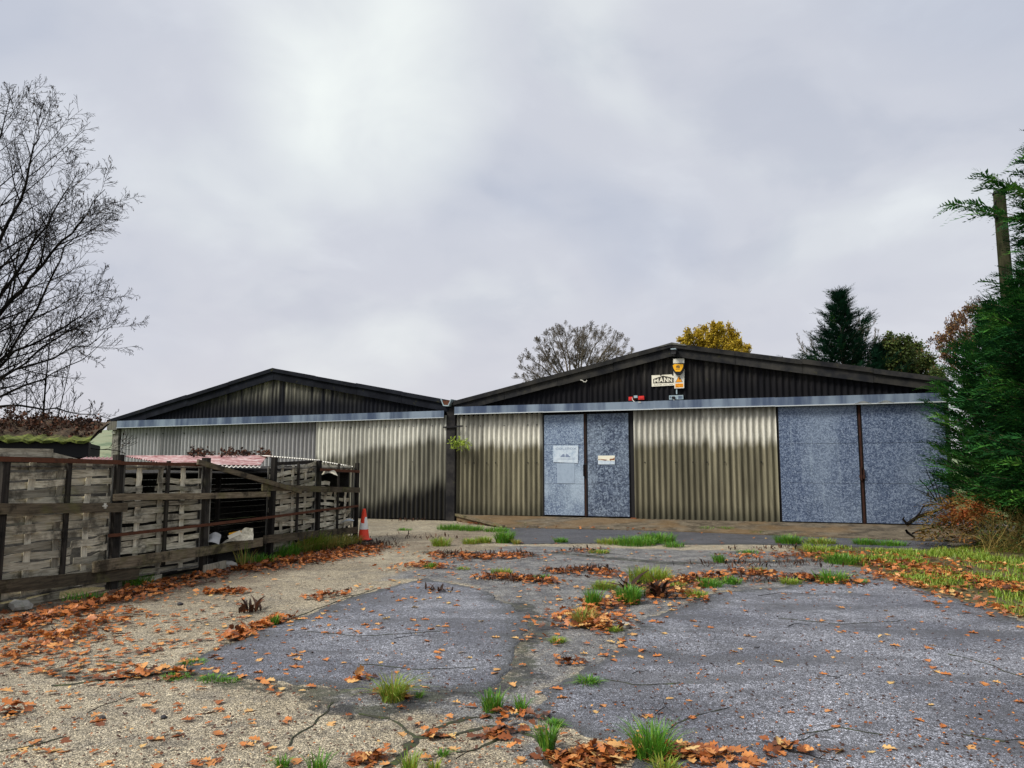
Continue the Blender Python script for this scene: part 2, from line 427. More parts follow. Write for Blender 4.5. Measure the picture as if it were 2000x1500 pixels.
m_whiteroof = solid('whitened_sheet', (0.70, 0.68, 0.62), 0.6, 0, 0.35, 5, (0.25, 0.2, 0.15))
m_greysheet = solid('crumpled_grey_sheet', (0.42, 0.42, 0.41), 0.55, 0.1, 0.5, 4, (0.10, 0.09, 0.08))

# vegetation: 'var' is a per-leaf / per-blade random number
def leafmat(name, stops, trans=0.25, rough=0.6, spec=0.15, attr=True):
    t = NT(name); v = t.attr('var') if attr else t.orand()
    col = t.ramp(v, stops)
    n = t.noise(40, 3)
    col = t.mix(t.math('MULTIPLY', t.mr(n, 0.45, 0.7), 0.35), col, tuple(x*0.35 for x in stops[0][1]))
    return t.bsdf(col, rough, 0, None, spec, trans)
OAK = [(0.0, (0.055, 0.022, 0.012)), (0.22, (0.13, 0.045, 0.018)), (0.44, (0.36, 0.105, 0.022)), (0.7, (0.56, 0.19, 0.042)), (0.88, (0.64, 0.31, 0.10)), (1.0, (0.70, 0.47, 0.17))]
m_leaf = leafmat('fallen_oak_leaf', OAK, 0.15, 0.5, 0.4)
m_leaf_one = leafmat('fallen_oak_leaf_single', OAK[2:], 0.15, 0.5, 0.4, attr=False)
m_dock = leafmat('withered_dock', [(0, (0.018, 0.011, 0.009)), (0.6, (0.055, 0.028, 0.018)), (1, (0.15, 0.06, 0.03))], 0.05, 0.8, 0.2)
GR = [(0.0, (0.36, 0.26, 0.06)), (0.2, (0.27, 0.29, 0.035)), (0.5, (0.14, 0.255, 0.022)), (0.75, (0.20, 0.34, 0.028)), (1.0, (0.33, 0.45, 0.06))]
m_grass = leafmat('grass_blade', GR, 0.3, 0.5, 0.4)
m_grass_d = leafmat('grass_blade_deep', [(0.0, (0.16, 0.20, 0.03)), (0.3, (0.05, 0.18, 0.016)), (0.8, (0.11, 0.33, 0.022)), (1.0, (0.26, 0.44, 0.04))], 0.3, 0.5, 0.4)
m_grass_y = leafmat('grass_blade_straw', [(0.0, (0.44, 0.33, 0.10)), (0.4, (0.34, 0.27, 0.06)), (0.7, (0.17, 0.24, 0.04)), (1.0, (0.10, 0.24, 0.03))], 0.3, 0.6, 0.3)
m_conif = leafmat('conifer_spray', [(0, (0.006, 0.034, 0.012)), (0.45, (0.018, 0.085, 0.020)), (0.8, (0.055, 0.185, 0.030)), (1, (0.13, 0.29, 0.045))], 0.18, 0.7, 0.08)
m_conif_d = leafmat('conifer_spray_dark', [(0, (0.006, 0.026, 0.018)), (0.6, (0.012, 0.050, 0.026)), (0.9, (0.024, 0.090, 0.030)), (1, (0.07, 0.15, 0.03))], 0.15, 0.7, 0.08)
m_dead = leafmat('dead_conifer_spray', [(0, (0.075, 0.085, 0.022)), (0.4, (0.26, 0.13, 0.035)), (0.7, (0.44, 0.10, 0.035)), (1, (0.50, 0.22, 0.06))], 0.15, 0.7, 0.2)
m_yleaf = leafmat('autumn_yellow_leaf', [(0, (0.24, 0.16, 0.02)), (0.4, (0.48, 0.33, 0.03)), (1, (0.68, 0.52, 0.06))], 0.35, 0.6)
m_oakleaf = leafmat('green_oak_leaf', [(0, (0.10, 0.06, 0.02)), (0.2, (0.045, 0.065, 0.02)), (0.7, (0.06, 0.10, 0.03)), (1, (0.14, 0.18, 0.04))], 0.25, 0.6)
m_bleaf = leafmat('brown_birch_leaf', [(0, (0.08, 0.035, 0.02)), (0.6, (0.19, 0.09, 0.045)), (1, (0.40, 0.26, 0.09))], 0.25, 0.6)
m_wleaf = leafmat('withered_willow_leaf', [(0, (0.03, 0.022, 0.016)), (1, (0.10, 0.07, 0.04))], 0.1, 0.7)
m_lime = leafmat('lime_leaf', [(0, (0.22, 0.34, 0.04)), (1, (0.46, 0.55, 0.10))], 0.35, 0.5)
def bark(name, a, b):
    t = NT(name); n = t.noise(9, 5, 0.65, t.map((1, 1, 0.3)))
    return t.bsdf(t.mix(t.mr(n, 0.35, 0.7), a, b), 0.95, 0, t.bump(n, 0.6, 0.02), 0.05)
m_bark = bark('dark_bark', (0.006, 0.0055, 0.005), (0.020, 0.017, 0.015))
m_bark2 = bark('grey_bark', (0.095, 0.080, 0.062), (0.22, 0.19, 0.15))
m_barkb = bark('brown_bark', (0.05, 0.035, 0.025), (0.13, 0.095, 0.07))
m_pole = bark('creosoted_pole', (0.010, 0.011, 0.006), (0.034, 0.034, 0.018))

# ------------------------------------------------------------------ ground materials
def m_yard_():
    t = NT('old_concrete')
    brown, grey, dark = t.attr('brown'), t.attr('grey'), t.attr('dark'); soil = t.attr('soil')
    big = t.noise(0.55, 5, 0.6); mid = t.noise(3.0, 6, 0.65); fin = t.noise(26, 5, 0.7)
    w = t.math('MULTIPLY', t.math('SUBTRACT', t.noise(1.7, 6, 0.7, t.map(loc=(4, 2, 0))), 0.5), 1.1)
    co_ = t.mix(0.012, t.oc, t.noise(40, 3, out='Color'), 'ADD'); agg = t.vor(105, co_, out='Color'); ag = t.sep(agg)[0]; agd = t.vor(105, co_)
    agg2 = t.sep(t.vor(58, co_, out='Color'))[1]
    base = t.ramp(big, [(0.3, (0.30, 0.250, 0.170)), (0.5, (0.47, 0.405, 0.285)), (0.7, (0.60, 0.525, 0.375))])
    base = t.mix(t.math('MULTIPLY', t.mr(mid, 0.46, 0.66), 0.6), base, (0.20, 0.18, 0.15))
    grit = t.noise(13, 6, 0.75, t.map(loc=(2, 6, 0)))
    base = t.mix(t.math('MULTIPLY', t.mr(grit, 0.50, 0.66), 0.55), base, (0.12, 0.105, 0.088))
    base = t.mix(t.math('MULTIPLY', t.mr(grit, 0.46, 0.32), 0.4), base, (0.62, 0.55, 0.42))
    gcol = t.mix(t.mr(mid, 0.35, 0.65), (0.125, 0.130, 0.145), (0.29, 0.29, 0.285))
    base = t.mix(t.mr(t.math('ADD', grey, w), 0.35, 0.65), base, gcol)
    bcol = t.mix(t.mr(mid, 0.35, 0.65), (0.075, 0.045, 0.026), (0.20, 0.135, 0.082))
    base = t.mix(t.math('MULTIPLY', t.mr(t.math('ADD', brown, w), 0.25, 0.95), 0.85), base, bcol)
    # exposed stones
    big_st = t.ramp(t.sep(t.vor(40, co_, out='Color'))[2], [(0.0, 0.45), (0.4, 0.9), (0.8, 1.1), (1.0, 1.6)])
    base = t.mix(0.5, base, t.mix(1.0, base, big_st, 'MULTIPLY'))
    st = t.ramp(ag, [(0.0, 0.22), (0.28, 0.66), (0.72, 1.12), (1.0, 2.1)])
    base = t.mix(0.85, base, t.mix(1.0, base, st, 'MULTIPLY'))
    base = t.mix(t.math('MULTIPLY', t.mr(agg2, 0.90, 0.95), 0.4), base, (0.66, 0.60, 0.49))
    base = t.mix(t.math('MULTIPLY', t.mr(agd, 0.40, 0.66), 0.6), base, (0.07, 0.064, 0.058))
    base = t.mix(t.math('MULTIPLY', t.mr(t.noise(5.2, 6, 0.75, t.map(loc=(1, 8, 0))), 0.56, 0.72), 0.7), base, (0.06, 0.056, 0.052))
    w2 = t.math('MULTIPLY', t.math('SUBTRACT', t.noise(9, 6, 0.8, t.map(loc=(3, 1, 0))), 0.5), 2.4)
    gm = t.mix(t.mr(mid, 0.42, 0.62), (0.030, 0.031, 0.031), (0.060, 0.066, 0.040))
    base = t.mix(t.math('MULTIPLY', t.mr(t.math('ADD', t.math('MULTIPLY', dark, 0.8), t.math('ADD', t.math('MULTIPLY', w, 0.9), w2)), 0.45, 0.75), 0.8), base, gm)
    sc = t.mix(t.mr(fin, 0.4, 0.6), (0.055, 0.05, 0.022), (0.15, 0.125, 0.06))
    base = t.mix(t.mr(t.math('ADD', soil, w), 0.4, 0.6), base, sc)
    h = t.math('ADD', t.math('MULTIPLY', agd, -0.9), t.math('ADD', t.math('MULTIPLY', fin, 0.8), t.math('MULTIPLY', mid, 1.5)))
    rough = t.mr(t.noise(1.1, 5, 0.6, t.map(loc=(7, 7, 0))), 0.35, 0.65, 0.5, 0.85)
    return t.bsdf(base, rough, 0, t.bump(h, 0.8, 0.014))
m_yard = m_yard_()
def m_asph_(name, a, b, wet=0.40):
    t = NT(name)
    big = t.noise(0.7, 5, 0.6); mid = t.noise(3.2, 6, 0.7); fin = t.noise(34, 5, 0.7)
    co_ = t.mix(0.012, t.oc, t.noise(45, 3, out='Color'), 'ADD'); agd = t.vor(110, co_); ag = t.sep(t.vor(110, co_, out='Color'))[0]
    base = t.mix(t.mr(big, 0.36, 0.66), a, b)
    st = t.ramp(ag, [(0.0, 0.30), (0.35, 0.75), (0.75, 1.12), (1.0, 2.1)])
    base = t.mix(0.9, base, t.mix(1.0, base, st, 'MULTIPLY'))
    big_st = t.ramp(t.sep(t.vor(42, co_, out='Color'))[2], [(0.0, 0.40), (0.4, 0.88), (0.8, 1.12), (1.0, 1.7)])
    base = t.mix(0.85, base, t.mix(1.0, base, big_st, 'MULTIPLY'))
    base = t.mix(t.math('MULTIPLY', t.mr(agd, 0.38, 0.62), 0.8), base, (0.03, 0.03, 0.036))
    base = t.mix(t.math('MULTIPLY', t.mr(mid, 0.50, 0.68), 0.6), base, (0.055, 0.056, 0.064))
    grit = t.noise(15, 6, 0.75, t.map(loc=(2, 6, 0)))
    base = t.mix(t.math('MULTIPLY', t.mr(grit, 0.52, 0.66), 0.55), base, (0.045, 0.045, 0.052))
    wave = t.noise(0.9, 5, 0.6, t.map((0.5, 2.2, 1), rot=(0, 0, 0.15)))
    base = t.mix(t.math('MULTIPLY', t.mr(wave, 0.50, 0.62), 0.6), base, (0.075, 0.077, 0.088))
    base = t.mix(t.math('MULTIPLY', t.mr(t.noise(1.9, 6, 0.75, t.map(loc=(4, 4, 0))), 0.62, 0.74), 0.7), base, (0.035, 0.045, 0.022))
    edge = t.attr('edge')
    base = t.mix(t.math('MULTIPLY', t.mr(t.math('ADD', edge, t.math('SUBTRACT', mid, 0.5)), 0.45, 1.1), 0.7), base, (0.028, 0.031, 0.027))
    h = t.math('ADD', t.math('MULTIPLY', agd, -0.7), t.math('ADD', fin, t.math('MULTIPLY', mid, 1.2)))
    rough = t.mr(t.noise(0.9, 5, 0.65, t.map(loc=(2, 9, 0))), 0.35, 0.65, wet, wet + 0.3)
    return t.bsdf(base, rough, 0, t.bump(h, 0.85, 0.014), 0.6)
m_asph = m_asph_('worn_asphalt', (0.182, 0.192, 0.235), (0.43, 0.445, 0.505))
m_asph_d = m_asph_('dark_asphalt', (0.075, 0.078, 0.092), (0.125, 0.128, 0.145), 0.5)
def m_field_():
    t = NT('field_grass'); n = t.noise(0.02, 5); n2 = t.noise(0.6, 6, 0.7)
    c = t.ramp(n, [(0.3, (0.10, 0.15, 0.045)), (0.5, (0.15, 0.19, 0.07)), (0.7, (0.19, 0.17, 0.08))])
    return t.bsdf(t.mix(t.math('MULTIPLY', n2, 0.5), c, (0.07, 0.08, 0.03)), 0.95)
m_field = m_field_()
def m_hill_():
    t = NT('hill_fields'); n = t.noise(0.012, 4); n2 = t.noise(0.06, 6, 0.7)
    c = t.ramp(n, [(0.35, (0.12, 0.17, 0.08)), (0.5, (0.22, 0.25, 0.16)), (0.65, (0.18, 0.16, 0.09))])
    return t.bsdf(t.mix(t.mr(n2, 0.52, 0.62), c, (0.11, 0.15, 0.09)), 1.0)
m_hill = m_hill_()
def m_ramp_():
    t = NT('ramp_concrete'); mid = t.noise(2.6, 6, 0.7); fin = t.noise(30, 5, 0.7); b = t.noise(0.6, 4)
    c = t.mix(t.mr(mid, 0.35, 0.65), (0.050, 0.040, 0.028), (0.145, 0.120, 0.085))
    c = t.mix(t.math('MULTIPLY', t.mr(b, 0.45, 0.6), 0.6), c, (0.16, 0.10, 0.045))
    c = t.mix(t.math('MULTIPLY', t.mr(t.noise(11, 5, 0.7), 0.58, 0.7), 0.6), c, (0.40, 0.35, 0.24))
    return t.bsdf(c, 0.8, 0, t.bump(t.math('ADD', fin, mid), 0.6, 0.012))
m_ramp = m_ramp_()
# ------------------------------------------------------------------ ground
def P2(l): return np.array([[*G(u, v)[:2]] for u, v in l])
def inside(P, poly):
    x, y = P[:, 0], P[:, 1]; r = np.zeros(len(P), bool); n = len(poly)
    for i in range(n):
        x1, y1 = poly[i]; x2, y2 = poly[(i+1) % n]
        c = ((y1 > y) != (y2 > y)); xi = (x2-x1)*(y-y1)/(y2-y1+1e-12)+x1
        r ^= c & (x < xi)
    return r
def dline(P, line, closed=False):
    d = np.full(len(P), 1e9); n = len(line)
    for i in range(n if closed else n-1):
        a = line[i]; b = line[(i+1) % n]; ab = b-a
        t = np.clip(((P-a) @ ab)/(ab @ ab+1e-12), 0, 1)
        d = np.minimum(d, np.linalg.norm(P-(a+t[:, None]*ab), axis=1))
    return d
def pmask(P, poly, soft):
    d = dline(P, poly, True); d = np.where(inside(P, poly), d, -d)
    return np.clip(d/soft*0.5+0.5, 0, 1)
me = bpy.data.meshes.new('ground'); bm = bmesh.new(); bmesh.ops.create_circle(bm, cap_ends=True, segments=64, radius=1500)
bm.to_mesh(me); bm.free(); me.materials.append(m_field)
tag(obj('ground', me, loc=(0, 0, -0.03)), kind='structure')
# far hill behind the left barn
hv, hf = [], []
for i in range(41):
    a = R(-100 + 5*i); h = 13 + 13*mnoise.noise(Vector((i*0.23, 1.3, 0))) + (6 if i < 24 else 0)
    for r_, k in ((330, 0), (420, 0.55), (560, 1), (760, 1.05), (900, 0.0)):
        hv.append((math.sin(a)*r_, math.cos(a)*r_, -0.5 + h*k*1.55))
for i in range(40):
    for j in range(4):
        hf.append((i*5+j, (i+1)*5+j, (i+1)*5+j+1, i*5+j+1))
hm = np_mesh('hill', hv, hf, m_hill, smooth=True); tag(obj('hill', hm), kind='structure')

gx = np.arange(-9, 15.01, 0.11); gy = np.concatenate([np.arange(-6, 2, 0.5), np.arange(2, 26.6, 0.11)])
XX, YY = np.meshgrid(gx, gy); PG = np.stack([XX.ravel(), YY.ravel()], 1)
FENCE = [Vector((-6.02, 8.98, 0)), Vector((-5.60, 10.78, 0)), Vector((-5.03, 12.50, 0)), Vector((-4.53, 14.32, 0)), Vector((-4.14, 16.20, 0)), Vector((-3.68, 17.95, 0))]
FL = np.array([[p.x, p.y] for p in FENCE])
FL_ext = np.vstack([[-6.9, 5.0], FL])
df = dline(PG, FL_ext)
brown = np.clip(1.0 - df/3.2, 0, 1) * np.clip((19.5 - PG[:, 1])/3, 0, 1)
brown = np.maximum(brown, 0.62*pmask(PG, P2([(700, 1045), (1000, 1030), (1000, 1075), (760, 1085)]), 0.8))
GREY = P2([(740, 1135), (860, 1090), (1000, 1066), (1850, 1085), (1760, 1135), (1400, 1155), (1260, 1220), (1200, 1290), (1060, 1340), (1050, 1420), (1130, 1500), (1030, 1500), (960, 1400), (640, 1385), (640, 1345), (980, 1345), (1040, 1235), (940, 1150), (830, 1128)])
grey = pmask(PG, GREY, 0.5)
dark = np.zeros(len(PG))
for ln, w in (([(345, 1308), (450, 1336), (560, 1346), (760, 1354), (960, 1350), (1040, 1320)], 0.06), ([(1015, 1180), (1055, 1235), (1000, 1265), (1010, 1300), (960, 1345)], 0.10),
              ([(600, 1350), (640, 1380), (700, 1395), (800, 1385), (870, 1350)], 0.07), ([(100, 1310), (200, 1330), (345, 1308), (560, 1210)], 0.05),
              ([(1090, 1080), (1300, 1100), (1600, 1095)], 0.12), ([(1300, 1130), (1500, 1135), (1680, 1135)], 0.12), ([(890, 1165), (1010, 1185)], 0.10), ([(840, 1078), (1040, 1085)], 0.14)):
    d = dline(PG, P2(ln)); dark = np.maximum(dark, np.clip(1 - (d-w)/(w*1.2+0.10), 0, 1))
soil = pmask(PG, np.vstack([P2([(1540, 1064), (1790, 1074), (1900, 1062)]), [[12, 18.5], [20, 18], [20, 7]], P2([(2110, 1245), (2000, 1212), (1900, 1178), (1800, 1150), (1700, 1112), (1580, 1092)])]), 0.35)
soil = np.maximum(soil, (PG[:, 0] < np.interp(PG[:, 1], [8.98, 10.78, 12.5, 14.32, 16.2, 17.95, 18], [-6.1, -5.7, -5.1, -4.6, -4.2, -3.75, -99])).astype(float))
nX, nY = len(gx), len(gy); idx = np.arange(nX*nY).reshape(nY, nX)
F = np.stack([idx[:-1, :-1], idx[:-1, 1:], idx[1:, 1:], idx[1:, :-1]], -1).reshape(-1, 4)
ym = np_mesh('concrete_yard', np.column_stack([PG, np.zeros(len(PG))]), F, m_yard)
for nm, a in (('brown', brown), ('grey', grey), ('dark', dark), ('soil', soil)):
    at = ym.attributes.new(nm, 'FLOAT', 'POINT'); at.data.foreach_set('value', a.astype(np.float32))
tag(obj('concrete_yard', ym), kind='structure')

def patch(name, px, mat, z, amp=0.05, step=0.07):
    pts = P2(px) if not isinstance(px, np.ndarray) else px
    out = []; n = len(pts); acc = 0
    for i in range(n):
        a, b = pts[i], pts[(i+1) % n]; L = np.linalg.norm(b-a); k = max(1, int(L/step))
        for j in range(k): out.append(a+(b-a)*j/k)
    out = np.array(out); m = len(out)
    nxt = np.roll(out, -3, 0); prv = np.roll(out, 3, 0); tn = nxt-prv; tn /= np.linalg.norm(tn, axis=1)[:, None]+1e-9
    nr = np.stack([tn[:, 1], -tn[:, 0]], 1)
    amp = amp*1.5
    o = np.array([amp*(1.5*mnoise.noise(Vector((p[0]*1.3, p[1]*1.3, 3))) + 1.0*mnoise.noise(Vector((p[0]*5, p[1]*5, 9))) + 0.5*mnoise.noise(Vector((p[0]*14, p[1]*14, 5)))) for p in out])
    out = out + nr*o[:, None]
    bm = bmesh.new()
    top = [bm.verts.new((p[0], p[1], z)) for p in out]
    f = bm.faces.new(top)
    if f.normal.z < 0: f.normal_flip()
    bm.normal_update()
    sgn = 1 if f.normal.z > 0 else -1
    low = [bm.verts.new((out[i][0], out[i][1], z-0.011)) for i in range(m)]
    c = pts.mean(0)
    for i in range(m):
        d = low[i].co.to_2d() - Vector(c); d.normalize(); low[i].co.x += d.x*0.02; low[i].co.y += d.y*0.02
    for i in range(m):
        bm.faces.new((top[i], top[(i+1) % m], low[(i+1) % m], low[i]))
    bmesh.ops.triangulate(bm, faces=[f])
    # finer inner mesh for the edge attribute
    bmesh.ops.subdivide_edges(bm, edges=[e for e in bm.edges if e.calc_length() > 0.5], cuts=3, use_grid_fill=True)
    me = bpy.data.meshes.new(name); bmesh.ops.recalc_face_normals(bm, faces=bm.faces); bm.to_mesh(me); bm.free()
    V = np.array([v.co[:2] for v in me.vertices]); d = dline(V, out, True)
    at = me.attributes.new('edge', 'FLOAT', 'POINT'); at.data.foreach_set('value', np.clip(1-d/0.22, 0, 1).astype(np.float32))
    me.materials.append(mat)
    return tag(obj(name, me), kind='structure')
ASPH_A = [(352, 1306), (430, 1266), (555, 1219), (640, 1186), (745, 1152), (830, 1130), (930, 1150), (1005, 1190), (1045, 1230), (992, 1262), (1003, 1300), (958, 1343), (840, 1350), (760, 1345), (650, 1340), (560, 1336), (450, 1326)]
ASPH_B = np.vstack([P2([(1245, 1218), (1400, 1158), (1560, 1145), (1700, 1128), (1800, 1152), (1900, 1182), (2000, 1216)]), [[6.5, 6.5], [6.2, -3], [1.6, -3]], P2([(1290, 1560), (1240, 1470), (1110, 1430), (1045, 1395), (1060, 1338), (1190, 1292)])])
patch('asphalt_patch', ASPH_A, m_asph, 0.012)
patch('asphalt_patch', ASPH_B, m_asph, 0.012)
patch('asphalt_strip', [(985, 1030), (1240, 1034), (1500, 1043), (1850, 1060), (1860, 1074), (1500, 1064), (1300, 1064), (1140, 1062), (1000, 1063)], m_asph_d, 0.012, 0.05)

# cracks and joints packed with dirt and moss: ragged strips standing a little proud
m_crack = solid('crack_dirt', (0.040, 0.040, 0.030), 0.95, 0, 0.7, 14, (0.065, 0.095, 0.025))
def crack_strips(m, items, zc):
  for px, w in items:
    P = P2(px); pts = []
    for i in range(len(P)-1):
        k = max(2, int(np.linalg.norm(P[i+1]-P[i])/0.03))
        pts += [P[i]+(P[i+1]-P[i])*j/k for j in range(k)]
    pts.append(P[-1]); pts = np.array(pts); T_ = np.gradient(pts, axis=0); T_ /= np.linalg.norm(T_, axis=1)[:, None]+1e-9; N_ = np.stack([-T_[:, 1], T_[:, 0]], 1)
    V = []; n = len(pts)
    for i in range(n):
        p = pts[i]+N_[i]*0.03*mnoise.noise(Vector((pts[i][0]*6, pts[i][1]*6, 1)))
        a_ = w*max(0.12 if zc < .01 else 0.0, (0.75 if zc < .01 else 0.1)+1.5*mnoise.noise(Vector((pts[i][0]*11, pts[i][1]*11, 4)))); b_ = w*max(0.12 if zc < .01 else 0.0, (0.75 if zc < .01 else 0.1)+1.5*mnoise.noise(Vector((pts[i][0]*11, pts[i][1]*11, 8))))
        V += [(*(p+N_[i]*a_), zc), (*p, zc+0.005), (*(p-N_[i]*b_), zc)]
    m.add(V, [(3*i+j, 3*i+3+j, 3*i+4+j, 3*i+1+j) for i in range(n-1) for j in (0, 1)])

m = MB()
crack_strips(m, (([(650, 1372), (628, 1395), (608, 1418), (585, 1432), (560, 1458)], .010), ([(960, 1400), (905, 1405), (862, 1420), (815, 1442), (795, 1462), (765, 1490), (742, 1520)], .028), ([(815, 1442), (870, 1440), (960, 1418), (1010, 1430), (1065, 1452), (1074, 1485), (1080, 1530)], .024),
              ([(700, 1395), (760, 1402), (815, 1442)], .016), ([(985, 1440), (935, 1462), (890, 1470)], .010), ([(1060, 1395), (1085, 1430), (1075, 1480)], .02), ([(100, 1340), (220, 1328), (345, 1312)], .018), ([(345, 1312), (200, 1290)], .012), ([(560, 1212), (650, 1178), (745, 1147)], .009), ([(0, 1470), (60, 1458), (130, 1440)], .006)), 0.003)
crack_strips(m, (([(1180, 1330), (1240, 1342), (1330, 1338)], .012), ([(1285, 1440), (1350, 1405), (1425, 1386)], .009), ([(1560, 1442), (1640, 1426), (1725, 1440)], .012), ([(1850, 1280), (1930, 1300), (2010, 1332)], .012), ([(1500, 1465), (1600, 1441)], .007),
    ([(1520, 1210), (1640, 1222), (1760, 1215)], .008), ([(600, 1236), (700, 1246), (860, 1236)], .005), ([(1880, 1440), (1960, 1452), (2040, 1448)], .014), ([(700, 1300), (820, 1312), (930, 1306)], .006)), 0.0135)
tag(m.build('crack_dirt', m_crack), kind='stuff')
CRK = m

# ------------------------------------------------------------------ barns (local frame: x along the fronts, y into the building, z up)
PITCH = 0.168
def corr(s0, s1, y, zb, zt, amp=0.034, th=0.008, pitch=PITCH, per=8, lap=0.03):
    n = max(4, int(round((s1+lap-s0)/pitch*per)))
    zb = zb if callable(zb) else (lambda s, a=zb: a); zt = zt if callable(zt) else (lambda s, a=zt: a)
    V = []; 
    for i in range(n+1):
        s = s0+(s1+lap-s0)*i/n; w = y+amp*math.sin(2*math.pi*s/pitch)
        b_, t_ = zb(s), max(zt(s), zb(s)+0.01)
        V += [(s, w-th/2, b_), (s, w-th/2, t_), (s, w+th/2, t_), (s, w+th/2, b_)]
    Fs = []
    for i in range(n):
        a = 4*i; b = a+4
        for k in range(4): Fs.append((a+k, b+k, b+(k+1) % 4, a+(k+1) % 4))
    Fs += [(0, 1, 2, 3), (4*n+3, 4*n+2, 4*n+1, 4*n)]
    m = MB(); m.add(V, Fs); return m
def sheets(parent, s0, s1, k, y, zb, zt, mat, amp=0.034, jit=0.012):
    w = (s1-s0)/k
    for i in range(k):
        a = s0+w*i
        dy = rnd.uniform(-jit, jit)*0.6 - 0.010*(i % 2); dz = rnd.uniform(-jit, jit)
        zbb = (lambda s, z=zb, d=dz: (z(s) if callable(z) else z)+d)
        corr(a, a+w, y+dy, zbb, zt, amp).build('corrugated_sheet', mat, parent, smooth=False)
def shade(o): 
    o.data.polygons.foreach_set('use_smooth', [True]*len(o.data.polygons))
def slopes(parent, ridge, le, re, y0, y1, th=0.05):
    for (a, b) in ((le, ridge), (ridge, re)):
        L = math.hypot(b[0]-a[0], b[1]-a[1]); n = int(L/PITCH)*4; m = MB(); V = []
        dx, dz = (b[0]-a[0])/L, (b[1]-a[1])/L
        for i in range(n+1):
            q = i/n*L; s = a[0]+dx*q; z = a[1]+dz*q - 0.03
            for y in (y0, y1): V += [(s, y, z), (s, y, z-0.012)]
        # sheets run down the slope: ribs across the barn depth
        m = MB(); k = int((y1-y0)/PITCH)*4; V = []; Fs = []
        for j in range(k+1):
            y = y0+(y1-y0)*j/k; h = 0.024*math.sin(2*math.pi*y/PITCH)
            for p in (a, b):
                V += [(p[0]-dz*h, y, p[1]+dx*h-0.03), (p[0]-dz*h, y, p[1]+dx*h-0.045)]
        for j in range(k):
            c = 4*j; d = c+4
            Fs += [(c, c+2, d+2, d), (c+1, d+1, d+3, c+3), (c, d, d+1, c+1), (c+2, c+3, d+3, d+2)]
        m.add(V, Fs); m.build('roof_slope', m_roof, parent)
def barges(parent, ridge, le, re, k, mat, ytop=-0.19, depth=0.25):
    # verge trim on the roof edge, then a bargeboard under it, in lengths
    for (a, b) in ((le, ridge), (ridge, re)):
        for i in range(k):
            for nm, y0, y1, z0, z1 in (('verge_trim', ytop-0.05, ytop+0.10, -0.115, 0.02), ('barge_board', ytop+0.015, ytop+0.06, -0.115-depth, -0.10)):
                t0, t1 = i/k, (i+1)/k
                j = rnd.uniform(-0.012, 0.012); jy = rnd.uniform(-0.006, 0.006)
                q = [(a[0]+(b[0]-a[0])*t, a[1]+(b[1]-a[1])*t+j) for t in (t0+0.0006, t1-0.0006)]
                m = MB(); m.hexa([(q[0][0], y0+jy, q[0][1]+z0), (q[1][0], y0+jy, q[1][1]+z0), (q[1][0], y1+jy, q[1][1]+z0), (q[0][0], y1+jy, q[0][1]+z0),
                                  (q[0][0], y0+jy, q[0][1]+z1), (q[1][0], y0+jy, q[1][1]+z1), (q[1][0], y1+jy, q[1][1]+z1), (q[0][0], y1+jy, q[0][1]+z1)])
                m.build(nm, mat, parent)
def bolts(parent, rows, mat):
    m = MB()
    for s, y, z in rows:
        m.tube([(s, y+0.02, z), (s, y-0.012, z)], [0.022, 0.016], 6)
    o = m.build('bolts', mat, parent); o['kind'] = 'stuff'
def line(ss, zs):
    return lambda s: float(np.interp(s, ss, zs))

m_dkrust = solid('blackened_rust', (0.045, 0.020, 0.014), 0.9, 0.1, 0.7, 7, (0.010, 0.008, 0.008))
# right barn
RB = thing('barn', P0, 'larger barn on the right with dark corrugated gable, signs and galvanised metal doors', 'barn', None, BROT)
RR, RL, RE = (7.20, 5.36), (0.08, 3.86), (14.35, 4.02)
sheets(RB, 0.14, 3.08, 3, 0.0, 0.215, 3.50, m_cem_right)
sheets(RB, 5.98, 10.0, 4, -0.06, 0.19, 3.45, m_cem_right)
top_r = line([0.08, 7.2, 14.35], [3.80, 5.30, 3.96])
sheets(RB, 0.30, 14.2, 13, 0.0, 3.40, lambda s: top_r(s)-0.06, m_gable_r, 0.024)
dz1, dz2 = WL(1100, 868)[1], WL(1100, 945)[1]
def door(s0, s1, zb, zt, y, mat, splits, label=None):
    m = MB(); m.box(s0, s1, y, y+0.05, zb, zt)
    d = m.build('metal_door', m_black, RB)
    if label: d['label'] = label
    zs = [zb+0.012]+list(splits)+[zt-0.012]
    for i in range(len(zs)-1):
        b = MB(); g = rnd.uniform(-0.003, 0.003)
        # each sheet is slightly dished and lapped over the one below
        n = 6; V = []; 
        for a in range(n+1):
            for c in range(n+1):
                fs, fz = a/n, c/n
                V.append((s0+0.02+(s1-s0-0.04)*fs, y-0.010+0.006*i*0-0.004*math.sin(3.1*fs+i)*math.sin(5*fz+s0)-0.004*(1-fz), zs[i]+0.004+(zs[i+1]-zs[i]-0.008)*fz))
        Fs = [(a*(n+1)+c, (a+1)*(n+1)+c, (a+1)*(n+1)+c+1, a*(n+1)+c+1) for a in range(n) for c in range(n)]
        b.add(V, Fs)
        # returned edge
        b.box(s0+0.02, s1-0.02, y-0.006, y-0.001, zs[i]+0.004, zs[i+1]-0.004)
        b.build('door_sheet', mat if not isinstance(mat, list) else mat[i], d)
    return d
dl = door(3.135, 4.445, 0.245, 3.36, -0.05, m_galv_l, (dz2, dz1), 'pale left leaf with a faded notice')
dr = door(4.525, 5.835, 0.235, 3.36, -0.05, [m_galv_m, m_galv_m, m_galv_m], (dz2, dz1), 'dark mottled right leaf with a small rusty plate')
db1 = door(10.075, 12.125, 0.215, 3.43, -0.12, m_galv_r, (1.28, 2.36))
db2 = door(12.205, 14.22, 0.215, 3.45, -0.12, m_galv_r, (1.28, 2.36))
